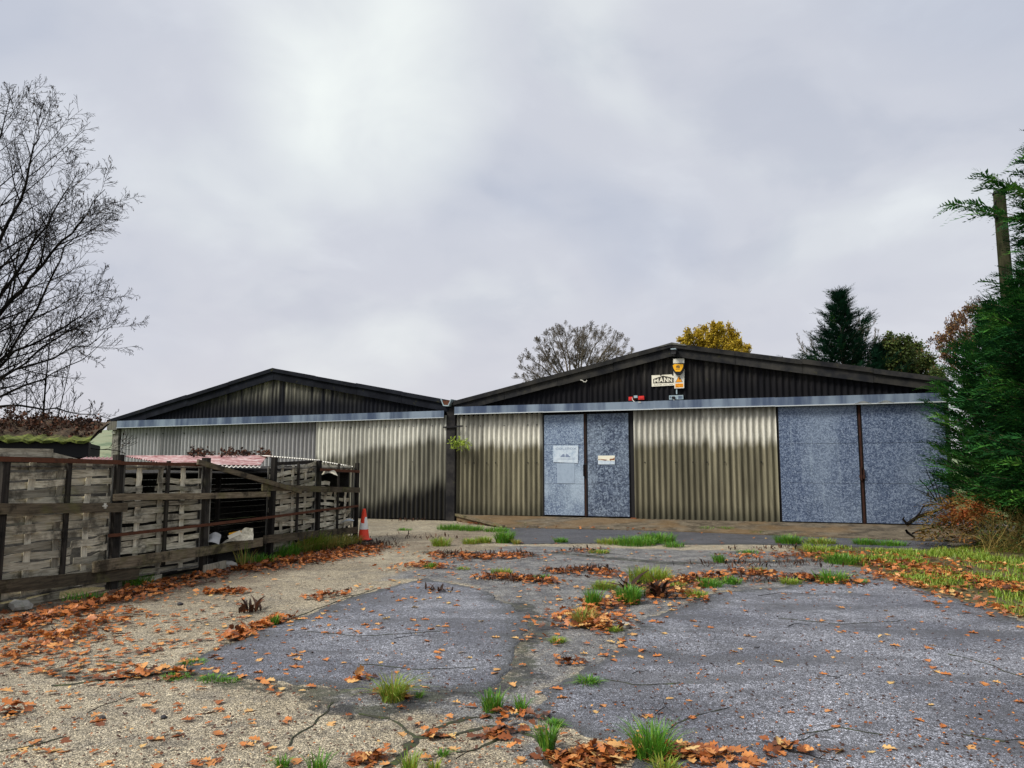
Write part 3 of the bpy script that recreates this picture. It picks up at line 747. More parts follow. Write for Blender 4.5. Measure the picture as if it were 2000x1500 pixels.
m = MB(); m.tube([(4.44, -0.07, 1.80), (4.43, -0.12, 1.79), (4.43, -0.12, 1.46), (4.44, -0.07, 1.45)], [0.016]*4, 6)
m.box(4.43, 4.50, -0.075, -0.055, 1.36, 1.46); m.box(4.45, 4.53, -0.085, -0.062, 1.78, 1.84)
m.build('handle', m_black, dl)
m = MB(); m.box(4.452, 4.487, -0.075, 0.0, 0.235, 3.37); m.build('door_stile', m_dkrust, dl)
m = MB(); m.box(4.490, 4.520, -0.070, 0.0, 0.235, 3.37); m.build('door_stile', m_black, dr)
m = MB(); m.box(12.140, 12.190, -0.138, -0.07, 0.205, 3.44); m.build('door_stile', m_dkrust, db1)
m = MB(); m.box(12.09, 12.24, -0.172, -0.148, 1.42, 1.50); m.box(12.12, 12.16, -0.19, -0.148, 1.36, 1.72); m.box(12.19, 12.225, -0.19, -0.148, 1.40, 1.66); m.build('latch', m_dkrust, db1)
for a, b, y in ((3.085, 3.13, -0.03), (5.84, 5.975, -0.02), (10.01, 10.07, -0.06)):
    m = MB(); m.box(a, b, y, y+0.14, 0.2, 3.42); m.build('door_jamb', m_black, RB)
m = MB(); m.box(0.2, 14.25, 0.06, 0.14, 0.0, 3.5); m.build('inner_lining', m_inside, RB)
m = MB(); m.box(5.85, 6.02, -0.12, -0.03, 0.02, 0.225); m.build('threshold_block', m_rust_b, RB)
segs = [0.17, 3.22, 6.62, 10.02, 14.25]
for i in range(4):
    a, b = segs[i], segs[i+1]; j = rnd.uniform(-0.006, 0.006); yy = -0.30-0.006*(i % 2)
    za = np.interp(a, [0.17, 14.2], [3.425, 3.405])+j; zb_ = np.interp(b, [0.17, 14.2], [3.425, 3.405])+j
    m = MB()
    m.hexa([(a, yy, za), (b, yy, zb_), (b, yy+0.012, zb_), (a, yy+0.012, za), (a, yy, za+0.245), (b, yy, zb_+0.245), (b, yy+0.012, zb_+0.245), (a, yy+0.012, za+0.245)])
    m.hexa([(a, yy+0.013, za+0.225), (b, yy+0.013, zb_+0.225), (b, -0.03, zb_+0.245), (a, -0.03, za+0.245), (a, yy+0.013, za+0.24), (b, yy+0.013, zb_+0.24), (b, -0.03, zb_+0.262), (a, -0.03, za+0.262)])
    m.hexa([(a, yy-0.022, za-0.010), (b, yy-0.022, zb_-0.010), (b, yy-0.002, zb_-0.010), (a, yy-0.002, za-0.010), (a, yy-0.022, za+0.016), (b, yy-0.022, zb_+0.016), (b, yy-0.002, zb_+0.016), (a, yy-0.002, za+0.016)], 1)
    f = m.build('head_flashing', [m_flash, m_flash_lip], RB)
    if i == 3:
        for s in (12.05, 12.6):
            m = MB(); V = []
            for k in range(9):
                t = k/8; V += [(s+0.42*t, -0.335-0.02*math.sin(math.pi*t), 3.425+0.06*math.sin(math.pi*t)**2), (s+0.42*t, -0.328, 3.418), (s+0.42*t, -0.315, 3.43+0.055*math.sin(math.pi*t)**2)]
            m.add(V, [(3*k+a_, 3*k+3+a_, 3*k+3+(a_+1) % 3, 3*k+(a_+1) % 3) for k in range(8) for a_ in range(3)])
            m.build('bent_lip', m_flash_lip, f)
barges(RB, RR, RL, RE, 4, m_barge_r)
slopes(RB, RR, (0.05, 3.85), (14.5, 3.98), -0.16, 21)
m = MB(); m.hexa([(6.78, -0.26, 5.26), (7.2, -0.26, 5.33), (7.2, 21, 5.33), (6.78, 21, 5.26), (6.78, -0.26, 5.295), (7.2, -0.26, 5.395), (7.2, 21, 5.395), (6.78, 21, 5.295)])
m.hexa([(7.202, -0.26, 5.33), (7.62, -0.26, 5.265), (7.62, 21, 5.265), (7.202, 21, 5.33), (7.202, -0.26, 5.395), (7.62, -0.26, 5.30), (7.62, 21, 5.30), (7.202, 21, 5.395)])
m.build('ridge_cap', m_roof, RB)
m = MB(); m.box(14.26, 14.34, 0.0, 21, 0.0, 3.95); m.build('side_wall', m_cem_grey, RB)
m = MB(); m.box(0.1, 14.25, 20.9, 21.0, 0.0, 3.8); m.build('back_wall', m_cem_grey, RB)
rows = []
for s in (0.47, 0.97, 1.8, 2.6, 2.9): rows.append((s, -0.035, 3.05))
for s in (0.45, 0.75, 1.2, 1.5, 2.6, 2.9): rows.append((s, -0.035, 1.86))
for s in (6.3, 7.2, 7.7, 8.1, 8.6, 9.6): rows.append((s, -0.10, 1.86))
bolts(RB, rows, m_black)
# valley post, gutter end and latch bar between the two barns
m = MB(); m.box(-0.175, 0.13, -0.16, 0.02, 0.0, 3.66); m.build('valley_post', barge('post_black', (0.014, 0.014, 0.016), (0.045, 0.042, 0.040)), RB)
m = MB()
gp = [(-0.34, 3.95), (-0.24, 3.72), (-0.05, 3.70), (0.06, 3.93), (0.03, 3.93), (-0.07, 3.735), (-0.22, 3.75), (-0.31, 3.95)]
m.prism(gp, -0.30, 20.5); m.build('valley_gutter', m_greyp, RB)
m = MB(); m.prism([(-0.33, 3.9), (-0.24, 3.73), (-0.06, 3.71), (0.04, 3.9)], -0.27, -0.24); m.build('gutter_end', m_rust, RB)
m = MB(); m.bar((-0.27, -0.20, 3.02), (0.42, -0.20, 3.05), 0.03, 0.05); m.build('latch_bar', m_black, RB)
m = MB(); m.box(-0.18, 0.16, -0.10, 0.02, 3.66, 3.84); m.build('post_head', m_black, RB)

# left barn
LB = thing('barn', P0 + Vector((0, 0, 0)), 'lower barn on the left, half hidden behind the woven fence', 'barn', None, BROT)
LR, LLE, LRE = (-7.10, 5.28), (-14.92, 3.57), (-0.10, 3.90)
top_l = line([-14.92, -7.1, -0.1], [3.50, 5.20, 3.84])
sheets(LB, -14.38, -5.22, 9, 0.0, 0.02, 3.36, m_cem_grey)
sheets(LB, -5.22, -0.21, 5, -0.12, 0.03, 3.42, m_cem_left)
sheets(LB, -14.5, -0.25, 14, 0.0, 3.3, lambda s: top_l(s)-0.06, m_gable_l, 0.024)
barges(LB, LR, LLE, LRE, 4, m_barge_l, depth=0.27)
slopes(LB, LR, (-15.0, 3.55), (-0.12, 3.86), -0.16, 21)
ls = [-14.33, -11.0, -7.4, -3.55, -0.21]
zlo = line([-14.33, -0.2], [3.265, 3.335])
zhi = line([-14.33, -0.2], [3.54, 3.565])
for i in range(4):
    a, b = ls[i], ls[i+1]; yy = -0.29-0.007*(i % 2)
    m = MB()
    m.hexa([(a, yy, zlo(a)), (b, yy, zlo(b)), (b, yy+0.012, zlo(b)), (a, yy+0.012, zlo(a)), (a, yy, zhi(a)), (b, yy, zhi(b)), (b, yy+0.012, zhi(b)), (a, yy+0.012, zhi(a))])
    m.hexa([(a, yy+0.013, zhi(a)-0.02), (b, yy+0.013, zhi(b)-0.02), (b, -0.03, zhi(b)), (a, -0.03, zhi(a)), (a, yy+0.013, zhi(a)-0.005), (b, yy+0.013, zhi(b)-0.005), (b, -0.03, zhi(b)+0.015), (a, -0.03, zhi(a)+0.015)])
    m.hexa([(a, yy-0.018, zlo(a)-0.008), (b, yy-0.018, zlo(b)-0.008), (b, yy-0.002, zlo(b)-0.008), (a, yy-0.002, zlo(a)-0.008), (a, yy-0.018, zlo(a)+0.010), (b, yy-0.018, zlo(b)+0.010), (b, yy-0.002, zlo(b)+0.010), (a, yy-0.002, zlo(a)+0.010)], 1)
    m.build('head_flashing', [m_flash, m_flash_lip], LB)
m = MB(); m.box(-14.86, -14.345, -0.27, -0.19, 3.19, 3.53); m.build('beam_end', m_post_grey, LB)
m = MB(); m.box(-14.74, -14.42, -0.10, 0.06, 0.0, 3.22); m.build('corner_post', m_post_grey, LB)
m = MB(); m.box(-14.72, -14.56, -0.16, -0.11, 3.05, 3.15); m.build('corner_bracket', m_white, LB)
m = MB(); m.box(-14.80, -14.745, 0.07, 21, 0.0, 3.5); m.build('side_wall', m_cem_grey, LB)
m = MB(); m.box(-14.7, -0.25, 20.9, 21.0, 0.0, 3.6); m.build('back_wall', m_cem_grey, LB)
m = MB(); m.box(-14.4, -0.25, 0.08, 0.16, 0.0, 3.5); m.build('inner_lining', m_inside, LB)
rows = [(-14.0+0.9*i+0.2*math.sin(i*3), -0.035, 3.02) for i in range(9)] + [(-5.0+0.62*i+0.1*math.sin(i*5), -0.155, 3.08) for i in range(8)] + [(-3.9, -0.155, 1.9), (-2.75, -0.155, 1.9), (-1.4, -0.155, 1.9)]
bolts(LB, rows, m_black)

# ramp in front of the right barn
m = MB()
top = [(0.26, -0.02, 0.205), (0.27, -0.28, 0.19), (1.4, -1.25, 0.105), (2.72, -2.35, 0.03), (6.5, -1.95, 0.03), (10.0, -2.35, 0.035), (14.6, -2.9, 0.035), (14.6, -0.02, 0.205)]
V = [(x, y, z) for x, y, z in top]+[(x, y, -0.02) for x, y, z in top]; n = len(top)
# fan the top from points along the wall so the slope is followed
wallp = [(1.4, -0.02, 0.205), (2.72, -0.02, 0.205), (6.5, -0.02, 0.205), (10.0, -0.02, 0.205)]
V += wallp; w0 = 2*n
fs = [(0, 1, 2, w0), (w0, 2, 3, w0+1), (w0+1, 3, 4, w0+2), (w0+2, 4, 5, w0+3), (w0+3, 5, 6, 7)]
fs += [(i, (i+1) % n, (i+1) % n+n, i+n) for i in range(n-1)]
m.add(V, fs)
o = m.build('concrete_ramp', m_ramp, None, loc=P0); o.rotation_euler = (0, 0, BROT); tag(o, kind='structure')
m = MB(); m.bar((0.26, -0.30, 0.215), (2.70, -2.42, 0.05), 0.09, 0.07)
o = m.build('ramp_edging', m_rail, None, loc=P0); o.rotation_euler = (0, 0, BROT); tag(o, 'timber edging along the slanting left side of the concrete ramp', 'edging')

# ------------------------------------------------------------------ things fixed to the right gable and doors
def fixed(name, u, v, off, label, cat):
    s, z = WL(u, v, off)
    return thing(name, B2W(s, -off, z), label, cat, None, BROT), s, z
def loc_px(s, z, u, v, off=0.0):
    a, b = WL(u, v, off); return a-s, b-z
def textmesh(txt, h, ext=0.004, off=0.0):
    c = bpy.data.curves.new('lettering', 'FONT'); c.body = txt; c.size = h; c.extrude = ext; c.offset = off; c.align_x = 'CENTER'; c.resolution_u = 2
    o = bpy.data.objects.new('lettering', c); COL.objects.link(o)
    dg = bpy.context.evaluated_depsgraph_get(); me = bpy.data.meshes.new_from_object(o.evaluated_get(dg))
    bpy.data.objects.remove(o)
    for v in me.vertices: x, y, z = v.co; v.co = (x, -z, y)      # stand it up, facing -y
    return me
sg, s_, z_ = fixed('company_sign', 1273, 755.5, 0.05, 'cream board reading MANN under a roof outline, high on the dark gable', 'sign')
def q(u, v): return loc_px(s_, z_, u, v, 0.05)
bl = [q(1273.2, 755.2), q(1317.5, 752.6), q(1319.5, 752.6), q(1317.0, 733.9), q(1313.5, 734.2), q(1312, 731.4), q(1293, 732.3), q(1291.2, 734.6), q(1288, 732.6), q(1272.8, 733.2)]
m = MB(); m.prism(bl, -0.012, 0.012); m.build('board', m_cream, sg)
house = [q(1276.0, 748.9), q(1316, 747.7), q(1316, 738.4), q(1295.0, 733.7), q(1276.0, 740.4)]
def inset(poly, d):
    c = (sum(p[0] for p in poly)/len(poly), sum(p[1] for p in poly)/len(poly))
    return [(c[0]+(x-c[0])*(1-d), c[1]+(z-c[1])*(1-d*1.6)) for x, z in poly]
# the outline of the house as a frame
hi = inset(house, 0.035); n = len(house)
m = MB(); m.prism(house, -0.016, -0.0125)
m.build('roof_shape', m_ink, sg)
hx0, hx1 = house[0][0], house[1][0]; zb0 = house[0][1]+0.022
htop = line([house[4][0], house[3][0], house[2][0]], [house[4][1]-0.028, house[3][1]-0.04, house[2][1]-0.028])
for i, ch in enumerate('MANN'):
    for dark in (False,):
        me = textmesh(ch, 1.0, 0.0015, 0.035)
        xs = [v.co.x for v in me.vertices]; zs = [v.co.z for v in me.vertices]
        x0, x1, z0, z1 = min(xs), max(xs), min(zs), max(zs)
        wd = [0.27, 0.27, 0.235, 0.225]; st = [0, 0.27, 0.54, 0.775]
        a = hx0+0.03+(hx1-hx0-0.06)*st[i]; b = hx0+0.03+(hx1-hx0-0.06)*(st[i]+wd[i]-0.028)
        g = 0.0 if dark else 0.0
        for v in me.vertices:
            X = a+(b-a)*(v.co.x-x0)/(x1-x0); T = htop(X)
            Z = zb0+(T-zb0)*(v.co.z-z0)/(z1-z0)
            if dark: v.co = (X+0.012, v.co.y*0.6-0.0148, Z-0.006)
            else: v.co = (X, v.co.y*0.6-0.0185, Z)
        me.materials.append(m_cream)
        if dark:
            # thicken the shadow line round each letter
            for v in me.vertices:
                v.co.x = (a+b)/2+(v.co.x-(a+b)/2)*1.06; v.co.z = zb0+(v.co.z-zb0)*1.02
        obj('letter_shadow' if dark else 'letter', me, sg)
def strokes(x0, x1, z0, z1, groups, y):    # lettering too worn to read: short irregular strokes
    m = MB(); tot = sum(groups)+1.2*(len(groups)-1); w = (x1-x0)/tot; x = x0
    for g in groups:
        for i in range(g):
            h = z1-z0; k = rnd.random()
            m.box(x+w*0.12, x+w*0.34, y-0.001, y+0.002, z0, z1)
            if k < 0.6: m.box(x+w*0.345, x+w*0.8, y-0.001, y+0.002, z1-h*0.22, z1)
            if k > 0.3: m.box(x+w*0.345, x+w*0.7, y-0.001, y+0.002, z0+h*0.02, z0+h*0.22)
            x += w
        x += w*1.2
    return m
a, b = q(1277.5, 752.8), q(1315, 749.6)
strokes(a[0], b[0], a[1]+0.0, b[1]-0.005, [8, 4, 4], -0.0145).build('worn_lettering', m_ink, sg)

al, s_, z_ = fixed('alarm_box', 1325.5, 722, 0.10, 'yellow and black shield shaped alarm box on a white board under the ridge', 'alarm')
def q(u, v): return loc_px(s_, z_, u, v, 0.10)
m = MB(); m.prism([q(1315.2, 745), q(1336.6, 743), q(1336.6, 700), q(1315.2, 701)], 0.035, 0.055); m.build('backboard', m_white, al)
m = MB(); m.prism([q(1315.0, 709.8), q(1336.3, 709.2), q(1336.3, 700), q(1315.0, 701)], -0.02, 0.034); m.build('white_panel', m_white, al)
m = MB(); m.prism([q(1314.2, 714), q(1315, 722), q(1318, 729), q(1323, 733), q(1329, 732.6), q(1333, 728), q(1336.6, 720), q(1337.2, 710.6), q(1314.2, 711)], -0.09, 0.034); m.build('body', m_black, al)
m = MB(); m.prism([q(1315.0, 714.5), q(1316.2, 719.5), q(1318.5, 724), q(1320.5, 726.6), q(1329.2, 726.6), q(1332, 723.5), q(1334.8, 718), q(1335.6, 713.2), q(1333, 711.9), q(1318, 711.9)], -0.102, -0.091); m.build('face', m_yellow, al)
m = MB()
for x0, x1, a_, b_ in ((1321, 1323, 716.5, 718.2), (1322.5, 1324.2, 714.6, 719), (1324.8, 1326.2, 714, 719.4), (1326.8, 1328.2, 715, 719.4), (1321.6, 1329, 719.6, 720.3), (1320.6, 1328.6, 721.6, 722.6)):
    p, r_ = q(x0, b_), q(x1, a_); m.box(p[0], r_[0], -0.1045, -0.1025, p[1], r_[1])
m.build('emblem', m_ink, al)
ws, s_, z_ = fixed('warning_sign', 1327, 746, 0.09, 'white sign with a yellow lightning triangle hanging below the alarm box', 'sign')
def q(u, v): return loc_px(s_, z_, u, v, 0.09)
m = MB(); m.prism([q(1317.3, 758.8), q(1336.2, 758), q(1336.2, 731), q(1316.8, 731.6)], -0.008, 0.008); m.build('board', m_white, ws)
m = MB(); m.prism([q(1318.8, 746.9), q(1333.6, 746.4), q(1326.2, 734)], -0.0105, -0.0085); m.build('triangle_border', m_ink, ws)
m = MB(); m.prism([q(1320.2, 746.1), q(1332.2, 745.7), q(1326.2, 735.6)], -0.0130, -0.0110); m.build('triangle', m_orange, ws)
m = MB(); m.prism([q(1325.6, 743.8), q(1327.3, 740.6), q(1325.8, 740.8), q(1327.4, 737.6), q(1328.6, 737.4), q(1327.6, 739.6), q(1329, 739.4)], -0.0155, -0.0135); m.build('lightning_bolt', m_ink, ws)
m = MB(); m.prism([q(1319.0, 756.9), q(1334.6, 756.3), q(1334.6, 749), q(1319, 749.4)], -0.0105, -0.0085); m.build('text_panel', m_orange, ws)
a, b = q(1320.5, 752.4), q(1333, 750.4); strokes(a[0], b[0], a[1], b[1], [7], -0.0120).build('worn_lettering', m_ink, ws)
a, b = q(1320, 755.8), q(1333.6, 753.6); strokes(a[0], b[0], a[1], b[1], [4, 4], -0.0120).build('worn_lettering', m_ink, ws)
rl, s_, z_ = fixed('red_lamp_bracket', 1243, 779, 0.06, 'red two ended bracket with a hanging white cable on the dark gable', 'lamp bracket')
def q(u, v): return loc_px(s_, z_, u, v, 0.06)
m = MB(); a, b = q(1228.6, 782.6), q(1236, 775.2); m.box(a[0], b[0], -0.06, 0.03, a[1], b[1]); m.box(a[0]+0.02, b[0]-0.03, -0.075, -0.061, a[1]+0.03, b[1]-0.03)
a, b = q(1247.5, 781), q(1258.4, 773.4); m.box(a[0], b[0], -0.06, 0.03, a[1], b[1]); m.box(a[0]+0.03, b[0]-0.03, -0.075, -0.061, a[1]+0.03, b[1]-0.03); m.build('red_ends', m_red, rl)
m = MB(); a, b = q(1236, 780), q(1247.5, 776.4); m.box(a[0]+.003, b[0]-.003, -0.02, 0.03, a[1], b[1]); m.build('back_plate', m_rust, rl)
m = MB(); a, b = q(1238.5, 777.5), q(1245.6, 772.6); m.box(a[0], b[0], -0.05, -0.021, a[1], b[1]); m.build('socket', m_greyp, rl)
pts = [q(1235.5, 777), q(1236.5, 781.5), q(1240, 785.2), q(1245, 787), q(1250, 786.6), q(1255, 787.2)]
m = MB(); m.tube([(x, -0.10-0.035*i if i > 2 else -0.08, z) for i, (x, z) in enumerate(pts)], [0.011]*6, 6); m.build('cable', m_white, rl)
gb, s_, z_ = fixed('floodlight_mount', 1321, 777, 0.06, 'grey metal floodlight mount with cable, below the warning sign', 'lamp bracket')
def q(u, v): return loc_px(s_, z_, u, v, 0.06)
m = MB(); a, b = q(1307.4, 780.8), q(1334.8, 771.8); m.box(a[0], b[0], -0.05, 0.03, a[1], b[1]); m.build('plate', m_greyp, gb)
m = MB(); a, b = q(1312.8, 779), q(1319, 774.8); m.box(a[0], b[0], -0.09, -0.052, a[1], b[1]); m.tube([((a[0]+b[0])/2, -0.07, b[1]), ((a[0]+b[0])/2+0.05, -0.07, b[1]-0.15)], [0.02, 0.02], 6); m.build('socket', m_black, gb)
m = MB(); a, b = q(1325, 778.8), q(1333, 773.5); m.box(a[0], b[0], -0.056, -0.051, a[1], b[1]); a, b = q(1308.5, 777.5), q(1310.8, 774.2); m.box(a[0], b[0], -0.056, -0.051, a[1], b[1]); m.build('inset', m_flash, gb)
pts = [q(1317, 780.4), q(1317.4, 783), q(1320, 784), q(1324, 784.4)]
m = MB(); m.tube([(x, -0.09, z) for x, z in pts], [0.010]*4, 6); m.build('cable', m_white, gb)
m = MB(); a, b = q(1320.5, 771), q(1322.6, 760); m.box(a[0], b[0], -0.01, 0.01, a[1]+0.02, b[1]); m.build('conduit', m_greyp, gb)
sl, s_, z_ = fixed('security_light', 1317, 686, 0.24, 'small black security light with white top under the ridge', 'lamp')
def q(u, v): return loc_px(s_, z_, u, v, 0.24)
m = MB(); a, b = q(1312.5, 690), q(1321.5, 684.6); m.box(a[0], b[0], -0.14, -0.01, a[1], b[1]); m.hexa([(a[0], -0.2, a[1]-0.05), (b[0], -0.2, a[1]-0.05), (b[0], -0.02, a[1]-0.02), (a[0], -0.02, a[1]-0.02), (a[0], -0.17, a[1]-0.004), (b[0], -0.17, a[1]-0.004), (b[0], -0.02, a[1]-0.004), (a[0], -0.02, a[1]-0.004)]); m.build('housing', m_black, sl)
m = MB(); a, b = q(1311.6, 684.4), q(1321.8, 681.6); m.box(a[0], b[0], -0.16, 0.02, a[1]+0.004, b[1]); m.build('cap', m_greyp, sl)
wr, s_, z_ = fixed('loose_cable', 1141, 744, 0.24, 'short loose white cable curling off the left bargeboard', 'cable')
def q(u, v): return loc_px(s_, z_, u, v, 0.24)
m = MB(); m.tube([(*q(1134, 742.5),), (*q(1138, 743.2),), (*q(1141, 746.2),), (*q(1145, 746),), (*q(1147, 742.6),)][0:0] or [(x, -0.03, z) for x, z in (q(1134, 742.5), q(1138, 743.2), q(1141, 746.2), q(1145, 746), q(1147, 742.6))], [0.012]*5, 6); m.build('cable', m_white, wr)
# notices on the doors
def m_notice_():
    t = NT('faded_notice_print'); n = t.noise(7, 5, 0.7); n2 = t.noise(2.2, 3)
    c = t.mix(t.mr(n, 0.4, 0.7), (0.52, 0.60, 0.68), (0.33, 0.42, 0.53))
    return t.bsdf(t.mix(t.math('MULTIPLY', t.mr(n2, 0.5, 0.65), 0.5), c, (0.60, 0.67, 0.72)), 0.6)
m_notice = m_notice_()
m_fade = solid('faded_blue_ink', (0.20, 0.25, 0.36), 0.7, 0, 0.2)
nt, s_, z_ = fixed('faded_notice', 1104, 888, 0.075, 'sun bleached notice with faint heading on the left metal door', 'notice')
def q(u, v): return loc_px(s_, z_, u, v, 0.075)
m = MB(); m.prism([q(1080.3, 902.5), q(1128.6, 904.5), q(1129.6, 870.2), q(1080.3, 870.2)], -0.004, 0.004); m.build('sheet', m_notice, nt)
me = textmesh('COLSTOX', 0.11, 0.001); a, b = q(1085, 878.4), q(1126, 874)
xs = [v.co.x for v in me.vertices]; zs = [v.co.z for v in me.vertices]
for v in me.vertices:
    v.co.x = a[0]+(b[0]-a[0])*(v.co.x-min(xs))/(max(xs)-min(xs)); v.co.z = a[1]+(b[1]-a[1])*(v.co.z-min(zs))/(max(zs)-min(zs)); v.co.y -= 0.006
me.materials.append(m_fade); obj('heading', me, nt)
m = MB(); m.prism([q(1094, 892.6), q(1103.4, 892.6), q(1102, 886.4), q(1098.5, 887.5)], -0.0062, -0.0045); m.prism([q(1104.2, 892.9), q(1115, 893), q(1110, 888.6), q(1106.6, 885.6), q(1104.8, 889.6)], -0.0062, -0.0045)
for v0 in (895.6, 897.4): 
    a, b = q(1088, v0+0.5), q(1123, v0); m.box(a[0], b[0], -0.0060, -0.0045, a[1], b[1])
m.build('picture', m_fade, nt)
m = MB(); a, b = q(1088, 944), q(1122, 904.8); m.box(a[0], b[0], 0.004, 0.008, a[1], b[1]); m.build('bleached_patch', solid('bleached_zinc', (0.34, 0.42, 0.52), 0.5, 0.3, 0.35, 9, (0.18, 0.23, 0.32)), nt)
rp, s_, z_ = fixed('rusty_plate', 1184, 897, 0.075, 'small white plate with a rust streak on the right metal door', 'sign')
def q(u, v): return loc_px(s_, z_, u, v, 0.075)
m = MB(); m.prism([q(1168, 907), q(1201, 907), q(1201, 889.6), q(1168, 889.8)], -0.004, 0.004); m.build('plate', m_notice, rp)
m = MB(); m.prism([q(1168.2, 899), q(1200.8, 900.4), q(1200.8, 889.9), q(1168.2, 890)], -0.0065, -0.0045); m.build('upper_half', m_cream, rp)
m = MB(); m.prism([q(1190.5, 898), q(1193, 900.2), q(1194, 898.6), q(1200.4, 898.6), q(1200.4, 893.5), q(1197.5, 895.6), q(1191.5, 896.2)], -0.0085, -0.0068); m.prism([q(1168.6, 898.4), q(1172, 897.4), q(1182, 899.6), q(1186, 898.6), q(1186, 897.8), q(1174, 896.6), q(1168.6, 896.6)], -0.0085, -0.0068); m.build('rust_streak', m_rust_b, rp)

# traffic cone
cn = thing('traffic_cone', G(710, 1057), 'orange traffic cone with a torn white sleeve beside the fence end', 'traffic cone')
m = MB()
prof = [(0.018, 0.745), (0.034, 0.74), (0.040, 0.715), (0.044, 0.70), (0.128, 0.075), (0.150, 0.060), (0.188, 0.052), (0.192, 0.038), (0.172, 0.030)]
k = 24
V = [(r_*math.cos(2*math.pi*i/k), r_*math.sin(2*math.pi*i/k), z) for r_, z in prof for i in range(k)]
m.add(V, [(a*k+i, a*k+(i+1) % k, (a+1)*k+(i+1) % k, (a+1)*k+i) for a in range(len(prof)-1) for i in range(k)]+[tuple(range(k)), tuple(reversed(range((len(prof)-1)*k, len(prof)*k)))])
m.build('cone_body', m_cone, cn, smooth=True)
m = MB(); V = []; Fs = []; kk = 36; nz = 8
def rad(z): return 0.0445+(0.70-z)/0.625*0.0845
keep = []
for j in range(nz+1):
    for i in range(kk):
        z = 0.275+(0.555-0.275)*j/nz; a = 2*math.pi*i/kk; V.append(((rad(z)+0.003)*math.cos(a), (rad(z)+0.003)*math.sin(a), z))
for j in range(nz):
    for i in range(kk):
        a = math.degrees(2*math.pi*(i+0.5)/kk) % 360
        torn = (j >= 4 and 175 < a < 292 and not (j == 4 and a < 235)) or (j == 7 and 292 <= a < 300)
        if not torn: Fs.append((j*kk+i, j*kk+(i+1) % kk, (j+1)*kk+(i+1) % kk, (j+1)*kk+i))
m.add(V, Fs); m.build('reflective_sleeve', m_conew, cn, smooth=True)
m = MB(); pts = [(0.20*c, 0.20*s) for c, s in ((1, .7), (.7, 1), (-.7, 1), (-1, .7), (-1, -.7), (-.7, -1), (.7, -1), (1, -.7))]
V = [(x, y, 0.0) for x, y in pts]+[(x*0.95, y*0.95, 0.034) for x, y in pts]
m.add(V, [tuple(range(8)), tuple(range(8, 16))]+[(i, (i+1) % 8, (i+1) % 8+8, i+8) for i in range(8)])
m.build('rubber_base', m_rubber, cn)
# ------------------------------------------------------------------ woven fence on the left
FB = FENCE[1].copy()
FN = thing('woven_fence', FB, 'long weathered woven timber fence with broken panels along the left of the yard', 'fence')
def fdir(i): 
    d = (FENCE[i+1]-FENCE[i]); L = d.length; d.normalize(); return d, Vector((d.y, -d.x, 0)), L     # along, towards the yard
def FP(i, x, y, z):      # panel i: x along, y towards the yard, z up -> fence-local
    d, n, L = fdir(i); p = FENCE[i]+d*x+n*y; return (p.x-FB.x, p.y-FB.y, z)
def fpx(u, v, y=0.0):    # photo pixel -> panel index, x along it, height
    best = None
    for i in range(5):
        d, n, L = fdir(i); r = ray(u, v); c = Vector((0, 0, EYE)); a = FENCE[i]+n*y
        t = (a-c).dot(n)/r.dot(n); p = c+r*t; x = (p-a).dot(d)
        if -0.05 <= x <= L+0.02 or (i == 4 and x > L) or (i == 0 and x < 0): return i, x, p.z
    return best
def fbar(name, pts, w, h, mat, lbl=None, parent=None):     # beam following fence-local points, width w across, height h
    m = MB()
    for a, b in zip(pts[:-1], pts[1:]): m.bar(a, b, w, h)
    o = m.build(name, mat, parent or FN)
    if lbl: o['label'] = lbl
    return o
# posts on the panel joints; thin uprights mid-panel
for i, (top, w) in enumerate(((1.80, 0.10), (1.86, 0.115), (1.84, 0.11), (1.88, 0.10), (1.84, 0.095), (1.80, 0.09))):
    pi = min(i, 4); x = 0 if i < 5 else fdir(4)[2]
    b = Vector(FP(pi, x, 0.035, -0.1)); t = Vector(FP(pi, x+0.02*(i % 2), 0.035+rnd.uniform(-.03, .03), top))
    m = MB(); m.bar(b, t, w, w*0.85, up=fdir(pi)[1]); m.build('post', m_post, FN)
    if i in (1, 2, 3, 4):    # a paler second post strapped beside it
        m = MB(); m.bar(Vector(FP(pi, x+0.11, 0.0, -0.02)), Vector(FP(pi, x+0.12, 0.0, top-0.12)), 0.055, 0.05, up=fdir(pi)[1]); m.build('side_batten', m_post_grey, FN)
mids = []
for i in range(5):
    L = fdir(i)[2]; xm = L*(0.52 if i != 4 else 0.48)
    if i == 2: continue
    top = (1.80, 1.78, 0, 1.78, 1.78)[i]
    a, b = Vector(FP(i, xm, 0.045, 0.22)), Vector(FP(i, xm+0.01, 0.045, top))
    m = MB(); m.bar(a, b, 0.055 if i else 0.062, 0.035, up=fdir(i)[1]); m.build('upright_batten', m_post, FN)
